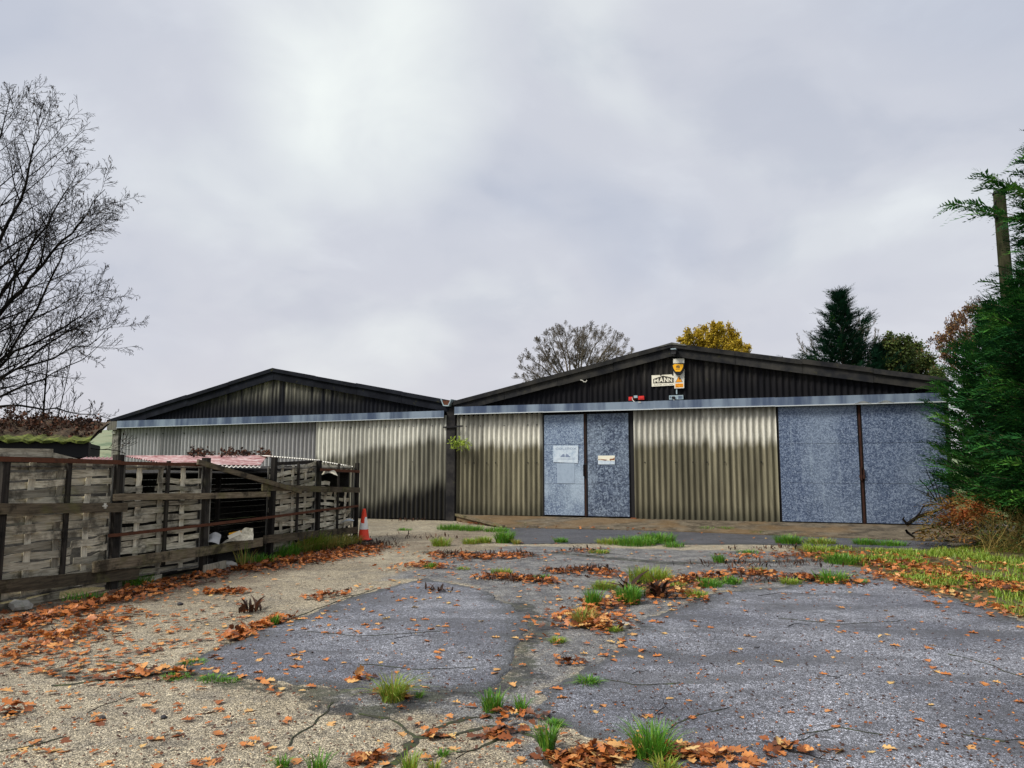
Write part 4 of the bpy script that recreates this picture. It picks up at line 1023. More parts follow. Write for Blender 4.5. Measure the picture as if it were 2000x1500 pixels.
# woven panels
def slat(i, x0, x1, z, h, ph, tilt=0.0, amp=0.026, mat=None, parent=None, sag=0.0, twist=0.0, cross=4, yo=-0.03, th=0.007, name='slat'):
    n = 14; V = []
    L = fdir(i)[2]; hh = h*rnd.uniform(0.9, 1.08); s0, s1 = rnd.uniform(0, 6), rnd.uniform(0, 6)
    for k in range(n+1):
        f = k/n; x = x0+(x1-x0)*f
        y = yo+amp*math.cos(math.pi*cross*x/L+ph*math.pi)
        zc = z+tilt*(f-0.5)+sag*math.sin(math.pi*f)+0.004*math.sin(7*f+s0)
        e0 = 0.006*math.sin(9*f+s1)+0.004*math.sin(21*f+s0); e1 = 0.006*math.sin(8*f+s0)
        rag = 0.018*rnd.random() if k in (0, n) else 0
        tw = twist*math.sin(math.pi*f+s0*0.2)
        V += [FP(i, x, y-th/2+tw*0.5, zc-hh/2+e0), FP(i, x, y+th/2+tw*0.5, zc-hh/2+e0), FP(i, x+rag, y+th/2-tw*0.5, zc+hh/2+e1), FP(i, x+rag, y-th/2-tw*0.5, zc+hh/2+e1)]
    Fs = [(4*k+a, 4*k+4+a, 4*k+4+(a+1) % 4, 4*k+(a+1) % 4) for k in range(n) for a in range(4)]+[(0, 1, 2, 3), (4*n+3, 4*n+2, 4*n+1, 4*n)]
    m = MB(); m.add(V, Fs); return m.build(name, mat or m_slat, parent)
def weaver(i, x, z0, z1, w, parent, yo=-0.03, ph=0, amp=0.010, hz=0.1, lean=0.0):
    n = 16; V = []
    for k in range(n+1):
        f = k/n; z = z0+(z1-z0)*f; y = yo-0.0+amp*math.cos(math.pi*z/hz+ph*math.pi); xx = x+lean*(f-0.5)+0.004*math.sin(5*f+x)
        V += [FP(i, xx-w/2, y-0.003, z), FP(i, xx+w/2, y-0.003, z), FP(i, xx+w/2, y+0.003, z), FP(i, xx-w/2, y+0.003, z)]
    Fs = [(4*k+a, 4*k+4+a, 4*k+4+(a+1) % 4, 4*k+(a+1) % 4) for k in range(n) for a in range(4)]+[(0, 1, 2, 3), (4*n+3, 4*n+2, 4*n+1, 4*n)]
    m = MB(); m.add(V, Fs); m.build('woven_upright', m_slat_v, parent)
for i in range(5):
    if i == 2: continue
    d, n_, L = fdir(i)
    m = MB()
    for x in (0.03, L-0.05):
        for y in (-0.062, 0.0):
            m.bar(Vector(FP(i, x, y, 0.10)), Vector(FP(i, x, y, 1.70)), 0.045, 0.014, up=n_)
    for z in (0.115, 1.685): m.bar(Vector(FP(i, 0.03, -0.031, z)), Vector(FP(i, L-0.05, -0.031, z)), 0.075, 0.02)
    pn = m.build('woven_panel', m_post_grey, FN)
    H = 0.088
    cross = 4
    for k in range(15):
        z = 0.14+k*0.1115
        br = rnd.random()
        x0, x1 = 0.04, L-0.06
        if i == 0 and k in (4, 5, 3) and True:      # snapped slats low in the nearest panel
            xm = L*rnd.uniform(0.55, 0.68)
            slat(i, x0, xm, z, H, k % 2, rnd.uniform(-.05, .03), parent=pn); 
            if k == 4: slat(i, xm+0.22, x1, z-0.01, H*0.9, k % 2, 0.02, parent=pn)
            else: slat(i, xm+0.05, x1, z-0.02, H, k % 2, 0.03, parent=pn)
            continue
        if i == 1 and k in (11, 12):
            slat(i, x0, L*0.28, z, H, k % 2, 0.0, parent=pn); slat(i, L*0.44, x1, z-0.01, H*0.9, k % 2, -0.03, parent=pn); continue
        if i == 1 and k == 13 : continue
        if i == 4:
            if k in (12, 13) : continue
            if k in (9, 10, 11):
                slat(i, x0, L*rnd.uniform(0.3, 0.45), z, H, k % 2, -0.05, parent=pn, twist=0.03); continue
            if k in (6, 7, 8):
                slat(i, x0, L*rnd.uniform(0.55, 0.9), z-0.02, H*0.85, k % 2, -0.16+0.1*rnd.random(), parent=pn, twist=0.05, amp=0.03); continue
            slat(i, x0, x1*rnd.uniform(.85, 1), z, H, k % 2, rnd.uniform(-0.04, 0.14), parent=pn, twist=0.04, amp=0.025); continue
        if i == 3 and k >= 10:
            slat(i, x0 if k != 14 else L*0.5, x1, z+0.01, H*0.92, k % 2, rnd.uniform(0.05, 0.22), parent=pn, twist=0.03, amp=0.024); continue
        slat(i, x0, x1, z+rnd.uniform(-.007, .007), H*rnd.uniform(0.88, 1.14), k % 2, rnd.uniform(-.05, .05), rnd.uniform(.024, .042), parent=pn, sag=rnd.uniform(-.012, .006))
    for c in (0.26, 0.50, 0.76):
        x = L*c+rnd.uniform(-.02, .02)
        weaver(i, x, 0.08, 1.74 if i not in (4,) else 1.25, 0.10, pn, ph=0 if c != 0.5 else 1, hz=0.1115, lean=rnd.uniform(-.03, .03))
        if False: weaver(i, x+rnd.choice((-1, 1))*L*0.115, 0.08, 1.72 if i != 4 else 1.0, 0.065, pn, ph=1, hz=0.1115, lean=rnd.uniform(-.02, .02))
    # short kick boards under the lowest rail
    slat(i, 0.05, L*0.55, 0.03, 0.09, 0, 0.02, parent=pn, yo=-0.05)
# rails (boards nailed over the posts)
def rail(pairs, w, h, mat, lbl=None, y=0.105, name='rail'):
    pts = []
    for u, v in pairs:
        i, x, z = fpx(u, v, y); pts.append(Vector(FP(i, x, y, z)))
    return fbar(name, pts, w, h, mat, lbl)
def seg_rail(u0, v0, u1, v1, w, h, mat, y=0.105, name='rail', lbl=None, step=5):
    i0, x0, z0 = fpx(u0, v0, y); i1, x1, z1 = fpx(u1, v1, y)
    pts = [Vector(FP(i0, x0, y, z0))]
    tot = sum(fdir(k)[2] for k in range(i0, i1))+x1-x0; acc = fdir(i0)[2]-x0
    for k in range(i0+1, i1+1):
        f = acc/tot; pts.append(Vector(FP(k, 0.0, y, z0+(z1-z0)*f+rnd.uniform(-.008, .008)))); acc += fdir(k)[2]
    pts.append(Vector(FP(i1, x1, y, z1)))
    return fbar(name, pts, w, h, mat, lbl)
seg_rail(-8, 994, 248, 991, 0.032, 0.125, m_rail)
seg_rail(222, 972, 527, 965, 0.032, 0.095, m_rail, 0.115)
seg_rail(512, 952, 702, 957, 0.032, 0.12, m_rail, 0.10)
seg_rail(-8, 1147, 270, 1120, 0.032, 0.155, m_rail)
seg_rail(182, 1108, 512, 1058, 0.035, 0.15, m_rail, 0.14)
seg_rail(515, 1054, 698, 1035, 0.032, 0.145, m_rail)
seg_rail(-8, 896, 235, 903, 0.03, 0.06, m_rust, 0.09, 'top_rail')
seg_rail(235, 904, 400, 908, 0.03, 0.05, m_rust, 0.09, 'top_rail')
seg_rail(212, 1046, 700, 988, 0.022, 0.045, m_rust, 0.085, 'thin_rail')
seg_rail(625, 917, 702, 921, 0.025, 0.06, m_rust, 0.085, 'top_rail')
seg_rail(-8, 884, 102, 885, 0.03, 0.105, m_slat, 0.03, 'capping_board')
seg_rail(100, 888, 152, 901, 0.03, 0.06, m_slat, 0.03, 'capping_board')
seg_rail(540, 906, 625, 902, 0.02, 0.07, m_post, -0.06, 'thin_rail')
i_, x_, z_ = fpx(205, 988, 0.13)
m = MB(); c = Vector(FP(i_, x_, 0.13, z_)); 
for a in range(4):
    d = Vector((math.cos(a*1.6)*0.0, math.cos(a*1.6)*0.035, math.sin(a*1.6)*0.035)); m.bar(c+d*0.3, c+d, 0.03, 0.02)
m.build('white_tag', m_white, FN)
# upright at the torn end
m = MB(); a = fpx(640, 905, 0.05)
# loose plank leaning across the gap
pa = fpx(385, 902, 0.16); pb = fpx(588, 960, 0.17)
A_, B_ = Vector(FP(pa[0], pa[1], 0.17, pa[2])), Vector(FP(pb[0], pb[1], 0.17, pb[2]))
o = MB(); o.bar(A_+FB, B_+FB, 0.035, 0.085); o = o.build('loose_plank', m_rail, None); tag(o, 'long loose plank hanging diagonally across the open gap of the fence', 'plank')
# ------------------------------------------------------------------ lean-to shelter behind the fence
d2, n2, L2 = fdir(2)
LT = thing('lean_to_shelter', FENCE[2]-n2*1.0, 'low lean-to shelter with a faded red corrugated roof behind the fence gap', 'shelter')
LO = FENCE[2]-n2*1.0
def LTL(p): p = Vector(p); return (p.x-LO.x, p.y-LO.y, p.z)
def BP(i, x, y, z): q_ = FP(i, x, y, z); return (q_[0]+FB.x, q_[1]+FB.y, z)
def corr_quad(a, b, c, d, pitch, amp, along='ab', th=0.004, n_max=400):
    # quad a-b (front edge) d-c (back edge); waves run along 'ab' (ribs parallel to ad) or along 'ad'
    a, b, c, d = map(Vector, (a, b, c, d))
    if along == 'ad': a, b, c, d = b, c, d, a
    L = (b-a).length; n = min(n_max, int(L/pitch*6)); up = (b-a).cross(d-a).normalized()
    if up.z < 0: up = -up
    V = []
    for i in range(n+1):
        f = i/n; h = up*amp*math.sin(2*math.pi*f*L/pitch)
        p, q_ = a.lerp(b, f)+h, d.lerp(c, f)+h
        V += [p, q_, q_-up*th, p-up*th]
    Fs = [(4*k+e, 4*k+4+e, 4*k+4+(e+1) % 4, 4*k+(e+1) % 4) for k in range(n) for e in range(4)]+[(0, 1, 2, 3), (4*n+3, 4*n+2, 4*n+1, 4*n)]
    m = MB(); m.add(V, Fs); return m
fa, fb_, bb, ba = AT(328, 906, 13.1), AT(508, 908.5, 14.3), AT(523, 889.5, 16.2), AT(243, 890.5, 14.6)
corr_quad(*[LTL(p) for p in (fa, fb_, bb, ba)], 0.11, 0.014, 'ad').build('roof_sheet', m_pinkroof, LT)
fa, fb_ = AT(310, 911, 12.75), AT(508, 912.5, 14.15)
corr_quad(*[LTL(p) for p in (fa, fb_, AT(514, 905.5, 14.8), AT(300, 905.5, 13.4))], 0.085, 0.014, 'ab').build('roof_sheet', m_whiteroof, LT)
corr_quad(*[LTL(p) for p in (AT(528, 891, 15.0), AT(628, 899.5, 16.9), AT(600, 897, 18.2), AT(500, 889.5, 16.3))], 0.09, 0.013, 'ab').build('roof_sheet', m_whiteroof, LT)
corr_quad(*[LTL(p) for p in (AT(628, 901, 16.9), AT(690, 911.5, 18.1), AT(668, 908, 19.0), AT(610, 898, 18.1))], 0.09, 0.013, 'ab').build('roof_sheet', m_whiteroof, LT)
corr_quad(*[LTL(p) for p in (AT(148, 900, 10.75), AT(222, 902, 11.6), AT(235, 893.5, 12.4), AT(168, 894, 11.8))], 0.10, 0.016, 'ab').build('roof_sheet', m_pinkroof, LT)
# dark interior: back wall, end wall, floor boards, a shelf and an upright
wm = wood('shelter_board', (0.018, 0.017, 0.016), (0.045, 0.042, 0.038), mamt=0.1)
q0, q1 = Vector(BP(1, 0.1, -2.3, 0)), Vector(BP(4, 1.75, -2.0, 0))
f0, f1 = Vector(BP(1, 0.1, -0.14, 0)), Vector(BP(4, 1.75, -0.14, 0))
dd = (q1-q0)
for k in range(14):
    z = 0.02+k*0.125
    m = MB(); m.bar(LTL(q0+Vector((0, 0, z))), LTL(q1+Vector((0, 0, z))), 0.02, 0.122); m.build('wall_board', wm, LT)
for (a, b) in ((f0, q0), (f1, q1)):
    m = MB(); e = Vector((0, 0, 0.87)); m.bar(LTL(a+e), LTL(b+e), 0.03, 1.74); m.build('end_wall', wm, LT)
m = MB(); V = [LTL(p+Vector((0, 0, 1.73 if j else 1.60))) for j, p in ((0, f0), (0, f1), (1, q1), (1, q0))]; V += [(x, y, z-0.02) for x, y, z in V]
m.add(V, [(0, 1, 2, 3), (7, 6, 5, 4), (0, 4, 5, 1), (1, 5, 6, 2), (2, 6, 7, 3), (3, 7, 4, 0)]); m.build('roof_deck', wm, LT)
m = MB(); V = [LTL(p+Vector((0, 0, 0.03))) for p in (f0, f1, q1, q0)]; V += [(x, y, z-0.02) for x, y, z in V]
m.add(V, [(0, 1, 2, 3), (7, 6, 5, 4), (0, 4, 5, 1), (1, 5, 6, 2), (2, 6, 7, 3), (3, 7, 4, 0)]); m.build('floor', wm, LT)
for x, y in ((1.05, -0.5), (1.55, -0.9)):
    m = MB(); m.bar(LTL(BP(2, x, y, 0.03)), LTL(BP(2, x, y, 1.6)), 0.06, 0.06, up=(1, 0, 0)); m.build('upright', m_post, LT)
m = MB(); m.bar(LTL(BP(2, 0.1, -0.8, 0.95)), LTL(BP(2, 1.8, -0.8, 0.95)), 0.12, 0.02); m.build('shelf', m_post, LT)
for k, (z, y) in enumerate(((0.62, -0.6), (0.78, -0.65), (1.32, -0.5))):
    m = MB(); m.bar(LTL(BP(2, 0.3, y, z)), LTL(BP(2, 1.5, y, z-0.02)), 0.04, 0.03); m.build('inner_rail', m_post, LT)
# debris in the gap
def board(name, u0, v0, d0, u1, v1, d1, w, h, mat, label, cat, up=(0, 0, 1)):
    m = MB(); m.bar(AT(u0, v0, d0), AT(u1, v1, d1), w, h, up=up); return tag(m.build(name, mat, None), label, cat)
def crumple(name, pxs, D, nx, ny, amp, mat, label, cat, curl=0.0):
    a, b, c, d = [AT(u, v, D+k) for (u, v), k in zip(pxs, (0, 0.1, 0.35, 0.25))]
    V = []; nrm = (b-a).cross(d-a).normalized()
    for lay in (0, 1):
        for j in range(ny+1):
            for i in range(nx+1):
                fx, fy = i/nx, j/ny
                p = a.lerp(b, fx).lerp(d.lerp(c, fx), fy)
                h = amp*(mnoise.noise(p*4)*1.2+0.6*mnoise.noise(p*9+Vector((3, 1, 2))))+curl*math.sin(math.pi*fx)
                V.append(p+nrm*(h+0.004*lay))
    n = (nx+1)*(ny+1); Fs = []
    for j in range(ny):
        for i in range(nx):
            k = j*(nx+1)+i; Fs.append((k, k+1, k+nx+2, k+nx+1)); Fs.append((n+k, n+k+nx+1, n+k+nx+2, n+k+1))
    m = MB(); m.add(V, Fs); return tag(m.build(name, mat, None, smooth=True), label, cat)
crumple('crumpled_sheet', [(398, 1072), (428, 1066), (432, 1044), (404, 1046)], 12.6, 8, 8, 0.05, m_greysheet, 'crumpled pale sheet standing in the bottom left of the fence gap', 'sheet', 0.08)
crumple('torn_sheet', [(418, 1070), (495, 1056), (494, 1032), (470, 1036)], 12.9, 10, 6, 0.05, m_slat_v, 'torn grey sheet lying on the lower rail inside the fence gap', 'sheet', 0.05)
board('broken_board', 446, 1050, 12.75, 470, 1039, 12.85, 0.03, 0.06, m_cream, 'short cream broken board end sticking up in the fence gap', 'board')
board('yellow_edged_board', 447, 1043, 12.8, 471, 1038, 12.9, 0.03, 0.03, m_yellow, 'narrow yellow edged strip on top of the torn sheet in the gap', 'board')
board('fallen_board', 398, 1112, 12.0, 440, 1102, 12.7, 0.03, 0.12, m_slat_v, 'pale fallen board on the ground under the fence gap', 'board')
crumple('bent_sheet', [(655, 1033), (690, 1018), (692, 1016), (672, 1019)], 17.1, 8, 4, 0.02, m_flash_lip, 'bright bent metal strip curling out of the last fence panel near the ground', 'sheet', 0.07)
crumple('torn_flap', [(628, 928), (660, 930), (655, 921), (632, 921)], 16.4, 8, 4, 0.02, m_slat_v, 'pale torn flap hanging near the top of the last fence panel', 'sheet', 0.05)
# stones at the fence foot
def stone(u, v, r_, label, mat):
    bm = bmesh.new(); bmesh.ops.create_icosphere(bm, subdivisions=2, radius=r_)
    sd = rnd.uniform(0, 90)
    for vv in bm.verts:
        k = 1+0.35*mnoise.noise(vv.co*(2.0/r_*0.5)+Vector((sd, 0, 0))); vv.co *= k; vv.co.z *= 0.6
    me = bpy.data.meshes.new('stone'); bm.to_mesh(me); bm.free(); me.materials.append(mat)
    p = G(u, v); o = obj('stone', me, None, (p.x, p.y, r_*0.42)); o.rotation_euler = (0, 0, rnd.uniform(0, 6)); tag(o, label, 'stone')
m_stone = solid('pale_stone', (0.30, 0.29, 0.26), 0.85, 0, 0.5, 12, (0.10, 0.11, 0.06))
m_stone2 = solid('dark_stone', (0.035, 0.035, 0.04), 0.7, 0, 0.3, 12)
stone(445, 1112, 0.14, 'rounded grey stone at the fence foot below the gap', m_stone)
stone(40, 1192, 0.13, 'mossy pale stone at the fence foot near the left edge', m_stone)
stone(1222, 1226, 0.055, 'small pale pebble beside the biggest leaf drift', m_stone)
stone(320, 1403, 0.022, 'small black pebble on the concrete by a long twig', m_stone2)
stone(352, 1182, 0.035, 'small black pebble on the leafy concrete near the fence', m_stone2)
stone(1478, 1268, 0.025, 'small black pebble in the middle of the right asphalt', m_stone2)
stone(200, 1405, 0.022, 'small black pebble left of a long twig on the concrete', m_stone2)

# ------------------------------------------------------------------ outbuilding with a mossy roof, far left
OB0 = Vector((-7.75, 13.6, 0)); ox = Vector((0.92, 0.39, 0)).normalized(); oy = Vector((-ox.y, ox.x, 0))
OB = thing('outbuilding', OB0, 'low dark outbuilding with a mossy leaf covered roof behind the fence', 'outbuilding', None, math.atan2(ox.y, ox.x))
def m_moss_():
    t = NT('mossy_roof'); n = t.noise(2.2, 6, 0.7); n2 = t.noise(14, 5, 0.7); s, y, z = t.sep()
    c = t.mix(t.mr(n2, 0.4, 0.62), (0.026, 0.020, 0.013), (0.10, 0.066, 0.038))
    g = t.mix(t.mr(n2, 0.4, 0.65), (0.055, 0.07, 0.016), (0.17, 0.20, 0.04))
    f = t.mr(t.math('ADD', y, t.math('MULTIPLY', t.math('SUBTRACT', n, 0.5), 2.0)), -0.1, 0.5, 1.0, 0.0)
    return t.bsdf(t.mix(f, c, g), 0.95, 0, t.bump(n2, 0.9, 0.03))
m_moss = m_moss_()
m = MB(); V = []; nn = 60
def rz(y): return 2.20+0.15*y
for i in range(nn+1):
    x = -6.0+6.2*i/nn
    for y in (-0.25, 0.3, 0.9, 1.6, 2.4, 3.3):
        k = 0.05*mnoise.noise(Vector((x*1.5, y*1.5, 0)))+0.05*mnoise.noise(Vector((x*5, y*5, 4)))
        V.append((x, y+0.05*math.sin(2*math.pi*x/0.17)*(y < 0), rz(y)+0.03*math.sin(2*math.pi*x/0.17)+max(0, k)*1.2))
for i in range(nn+1):
    x = -6.0+6.2*i/nn
    for y in (-0.25, 3.3): V.append((x, y, rz(y)-0.05+0.03*math.sin(2*math.pi*x/0.17)))
Fs = [(6*i+j, 6*i+6+j, 6*i+7+j, 6*i+1+j) for i in range(nn) for j in range(5)]
o_ = 6*(nn+1)
Fs += [(6*i, o_+2*i, o_+2*i+2, 6*i+6) for i in range(nn)]+[(o_+2*i, o_+2*i+1, o_+2*i+3, o_+2*i+2) for i in range(nn)]
m.add(V, Fs); m.build('roof', m_moss, OB)
m = MB(); m.box(-6.0, 0.05, 0.0, 3.0, 0.0, 2.15); m.build('wall', m_inside, OB)
m = MB(); m.box(-6.0, 0.17, -0.16, -0.10, 1.86, 2.12); m.build('fascia', m_black, OB)
m = MB(); m.box(0.055, 0.16, -0.1, 0.25, 1.4, 2.14); m.build('corner_post', m_post, OB)
# ------------------------------------------------------------------ trees
def tubes_np(lines, name, mat, parent, minr=0.0):
    """many tapered branches as one mesh; lines = [(points, radii)]"""
    V, F = [], []; base = 0
    for pts, rad in lines:
        n = 6 if rad[0] > 0.06 else (4 if rad[0] > 0.015 else 3)
        P = np.array(pts, float); k = len(P)
        T = np.gradient(P, axis=0); T /= np.linalg.norm(T, axis=1)[:, None]+1e-9
        ref = np.array([0.31, 0.17, 0.93]) if abs(T[0][2]) < 0.8 else np.array([1.0, 0.1, 0.0])
        X = ref-T*(T@ref)[:, None]; X /= np.linalg.norm(X, axis=1)[:, None]+1e-9; Y = np.cross(T, X)
        a = np.arange(n)*2*math.pi/n
        ring = P[:, None, :]+(X[:, None, :]*np.cos(a)[None, :, None]+Y[:, None, :]*np.sin(a)[None, :, None])*np.maximum(np.array(rad), minr)[:, None, None]
        V.append(ring.reshape(-1, 3))
        i = np.arange(k-1)[:, None]*n; j = np.arange(n)[None, :]; j2 = (j+1) % n
        F.append((np.stack([i+j, i+j2, i+n+j2, i+n+j], -1).reshape(-1, 4))+base); base += k*n
    me = np_mesh(name, np.vstack(V), np.vstack(F), mat, smooth=True)
    return obj(name, me, parent)
def stems(l, n, m, p):
    o = tubes_np(l, n, m, p); o['kind'] = 'stuff'; return o
def curve_branch(p, d, L, k, up=0.15, wob=0.12):
    pts = [Vector(p)]; d = Vector(d).normalized()
    for i in range(k):
        d = (d+Vector((rnd.gauss(0, wob), rnd.gauss(0, wob), rnd.gauss(0, wob)+up))*0.5).normalized()
        pts.append(pts[-1]+d*(L/k))
    return pts
def side_dir(d, ang):
    d = Vector(d).normalized(); o = d.orthogonal().normalized(); o.rotate(Matrix.Rotation(rnd.uniform(0, 2*math.pi), 3, d))
    return (d*math.cos(ang)+o*math.sin(ang)).normalized()
def ramify(out, pts, rad, lv, maxlv, cfg, keep=None):
    out.append((pts, rad, lv))
    if lv >= maxlv: return
    L = sum((pts[i+1]-pts[i]).length for i in range(len(pts)-1)); n = cfg['n'][lv]
    for c in range(n):
        t = cfg.get('t0', 0.25)+(0.98-cfg.get('t0', 0.25))*(c+rnd.random())/n
        x = t*(len(pts)-1); i = min(int(x), len(pts)-2); p = pts[i].lerp(pts[i+1], x-i); d = pts[i+1]-pts[i]
        if keep and not keep(p): continue
        l = L*cfg['len'][lv]*(1.15-0.75*t)*rnd.uniform(0.7, 1.25)
        r0 = (rad[i]+(rad[i+1]-rad[i])*(x-i))*cfg['r'][lv]
        k = cfg['k'][lv]
        q = curve_branch(p, side_dir(d, R(cfg['ang'][lv]*rnd.uniform(0.7, 1.3))), l, k, cfg['up'][lv], cfg.get('wob', 0.14))
        rr = [max(r0*(1-0.8*a/k), cfg['rmin']) for a in range(k+1)]
        ramify(out, q, rr, lv+1, maxlv, cfg, keep)
def leaves_np(name, pos, size, mat, parent, nrm=None, asp=0.55, droop=False, var=None):
    n = len(pos); P = np.asarray(pos, float)
    a = rng.normal(size=(n, 3)); 
    if droop: a = a*0.35+np.array([0, 0, -1.0])
    a /= np.linalg.norm(a, axis=1)[:, None]
    b = np.cross(a, rng.normal(size=(n, 3))); b /= np.linalg.norm(b, axis=1)[:, None]
    s = size*rng.uniform(0.6, 1.3, n)[:, None]
    V = np.stack([P, P+a*s*0.5+b*s*asp*0.5, P+a*s, P+a*s*0.5-b*s*asp*0.5], 1).reshape(-1, 3)
    F = np.arange(4*n).reshape(n, 4)
    v = rng.random(n) if var is None else var
    return obj(name, np_mesh(name, V, F, mat, np.repeat(v, 4)), parent)
def split_tree(out, T, wood_mat, trunkname='trunk', crownname='branches', tl=0):
    b = T.location
    def loc(l): return [(np.array([[p.x-b.x, p.y-b.y, p.z-b.z] for p in pts]), rad) for pts, rad, lv in l]
    tr = [o for o in out if o[2] <= tl]; br = [o for o in out if o[2] > tl]
    tubes_np(loc(tr), trunkname, wood_mat, T); tubes_np(loc(br), crownname, wood_mat, T)
# big bare willow at the left edge: limbs sighted from the photograph, each at its own distance
TW0 = AT(-150, 960, 18.0); TW0.z = 0
TW = thing('bare_tree', TW0, 'large bare spreading tree with fine twigs at the left edge of the yard', 'tree')
lim = []
D0 = 18.0
fork = AT(-135, 840, D0)
trunk = [TW0.copy(), AT(-146, 920, D0), fork]
out = [(trunk, [0.30, 0.26, 0.22], 0)]
limbs = [([(-120, 700), (-60, 480), (-10, 300), (20, 190)], 18.6, .13), ([(-90, 690), (-20, 520), (35, 390), (70, 290), (85, 230)], 17.0, .12),
         ([(-100, 720), (-30, 620), (50, 505), (110, 410), (155, 330)], 18.3, .12), ([(-80, 740), (0, 612), (62, 540), (120, 470), (150, 440), (205, 370)], 17.3, .115),
         ([(-60, 760), (20, 690), (95, 560), (130, 480), (190, 425)], 19.2, .09), ([(-60, 770), (30, 690), (110, 650), (160, 612), (200, 575)], 18.6, .085),
         ([(-50, 760), (0, 738), (100, 700), (170, 672), (225, 632)], 17.4, .085), ([(-60, 790), (10, 735), (120, 655), (185, 608), (212, 596)], 19.4, .07),
         ([(-60, 800), (0, 772), (80, 742), (160, 704), (218, 655)], 18.4, .075), ([(-50, 800), (40, 793), (110, 800), (180, 812), (215, 818)], 17.8, .06),
         ([(-130, 650), (-120, 420), (-90, 250), (-70, 160)], 19.5, .13), ([(-160, 650), (-210, 430), (-230, 280), (-240, 180)], 18.5, .13),
         ([(-190, 700), (-290, 520), (-380, 400), (-440, 330)], 17.5, .11), ([(-190, 760), (-320, 680), (-430, 600), (-500, 540)], 19.0, .09),
         ([(-140, 700), (-150, 480), (-160, 330), (-150, 240)], 16.0, .10), ([(-40, 830), (40, 840), (120, 868), (190, 878), (245, 886)], 14.6, .035)]
cfgL = dict(n=[21, 12, 5], len=[0.33, 0.40, 0.46], r=[0.50, 0.5, 0.6], k=[6, 5, 3], ang=[40, 48, 40], up=[0.14, 0.06, 0.02], rmin=0.0040, t0=0.18, wob=0.13)
for px, D, r0 in limbs:
    r0 *= 0.66
    d1 = D0+(D-D0)*0.4
    pts = [fork.copy()]
    for i, (u, v) in enumerate(px): pts.append(AT(u, v, D0+(D-D0)*min(1, (i+1)/2.5)+rnd.uniform(-.1, .1)))
    # finer points along the limb
    q = []
    for i in range(len(pts)-1):
        a, b = pts[i], pts[i+1]
        for t in (0, 0.34, 0.67): q.append(a.lerp(b, t)+Vector((rnd.gauss(0, .03), rnd.gauss(0, .03), rnd.gauss(0, .03))))
    q.append(pts[-1]); k = len(q)
    vis = px[-1][0] > -60
    c = dict(cfgL); 
    if not vis: c['n'] = [7, 5, 3]
    if r0 < 0.05: c['n'] = [9, 5, 2]; c['up'] = [0.3, 0.2, 0.1]; c['len'] = [0.16, 0.4, 0.4]
    ramify(out, q, [max(r0*(1-0.93*i/(k-1)), 0.008) for i in range(k)], 1, 4, {kk: ([vv[0]]+list(vv) if isinstance(vv, list) else vv) for kk, vv in c.items()})
split_tree(out, TW, m_bark)
tips = [pts[-1] for pts, r_, lv in out if lv >= 3]; rnd.shuffle(tips)
leaves_np('clinging_leaves', [(p.x-TW0.x, p.y-TW0.y, p.z-TW0.z) for p in tips[:1500]], 0.085, m_wleaf, TW, asp=0.28, droop=True)
# young sapling growing beside the outbuilding roof
S0 = AT(70, 900, 19.5); S0.z = 0
ST = thing('sapling', S0, 'thin upright bare sapling behind the mossy roof', 'tree')
out = []
for k, (u1, v1, r0) in enumerate(((100, 640, .045), (140, 700, .028), (50, 720, .03), (150, 770, .02), (20, 760, .02), (190, 800, .018))):
    q = [S0.copy(), S0.lerp(AT(u1, v1, 19.5), 0.35)+Vector((rnd.gauss(0, .1), 0, 0.3)), S0.lerp(AT(u1, v1, 19.5), 0.7), AT(u1, v1, 19.5+rnd.uniform(-.6, .6))]
    ramify(out, q, [r0, r0*.8, r0*.5, r0*.2], 0, 2, dict(n=[13, 6], len=[0.26, 0.4], r=[0.5, 0.5], k=[5, 3], ang=[34, 38], up=[0.12, 0.08], rmin=0.0055, t0=0.35))
split_tree(out, ST, m_bark)
# scrub and dead leaves on the outbuilding roof
SB0 = OB0+ox*(-1.2)+oy*1.6+Vector((0, 0, 2.62))
SB = thing('roof_scrub', SB0, 'tangle of dead stems and ivy growing on the mossy roof', 'scrub')
lines = []; lp = []
for i in range(300):
    p = Vector((rnd.uniform(-3.2, 1.35), rnd.uniform(-1.35, 1.7), 0)); p2 = ox*p.x+oy*p.y; p2.z = 0.15*p.y-0.19
    L = rnd.uniform(0.10, 0.42)*(1.0-0.45*max(0, p.x+0.6))
    q = curve_branch(p2, (rnd.gauss(0, .5), rnd.gauss(0, .5), 1), L, 4, 0.0, 0.3)
    lines.append((q, [0.008, 0.007, 0.006, 0.005, 0.004]))
    for t in q[1:]: lp += [t+Vector((rnd.gauss(0, .04), rnd.gauss(0, .04), rnd.gauss(0, .04))) for _ in range(4)]
stems(lines, 'stems', m_barkb, SB); leaves_np('leaves', lp, 0.07, m_dock, SB, asp=0.7)

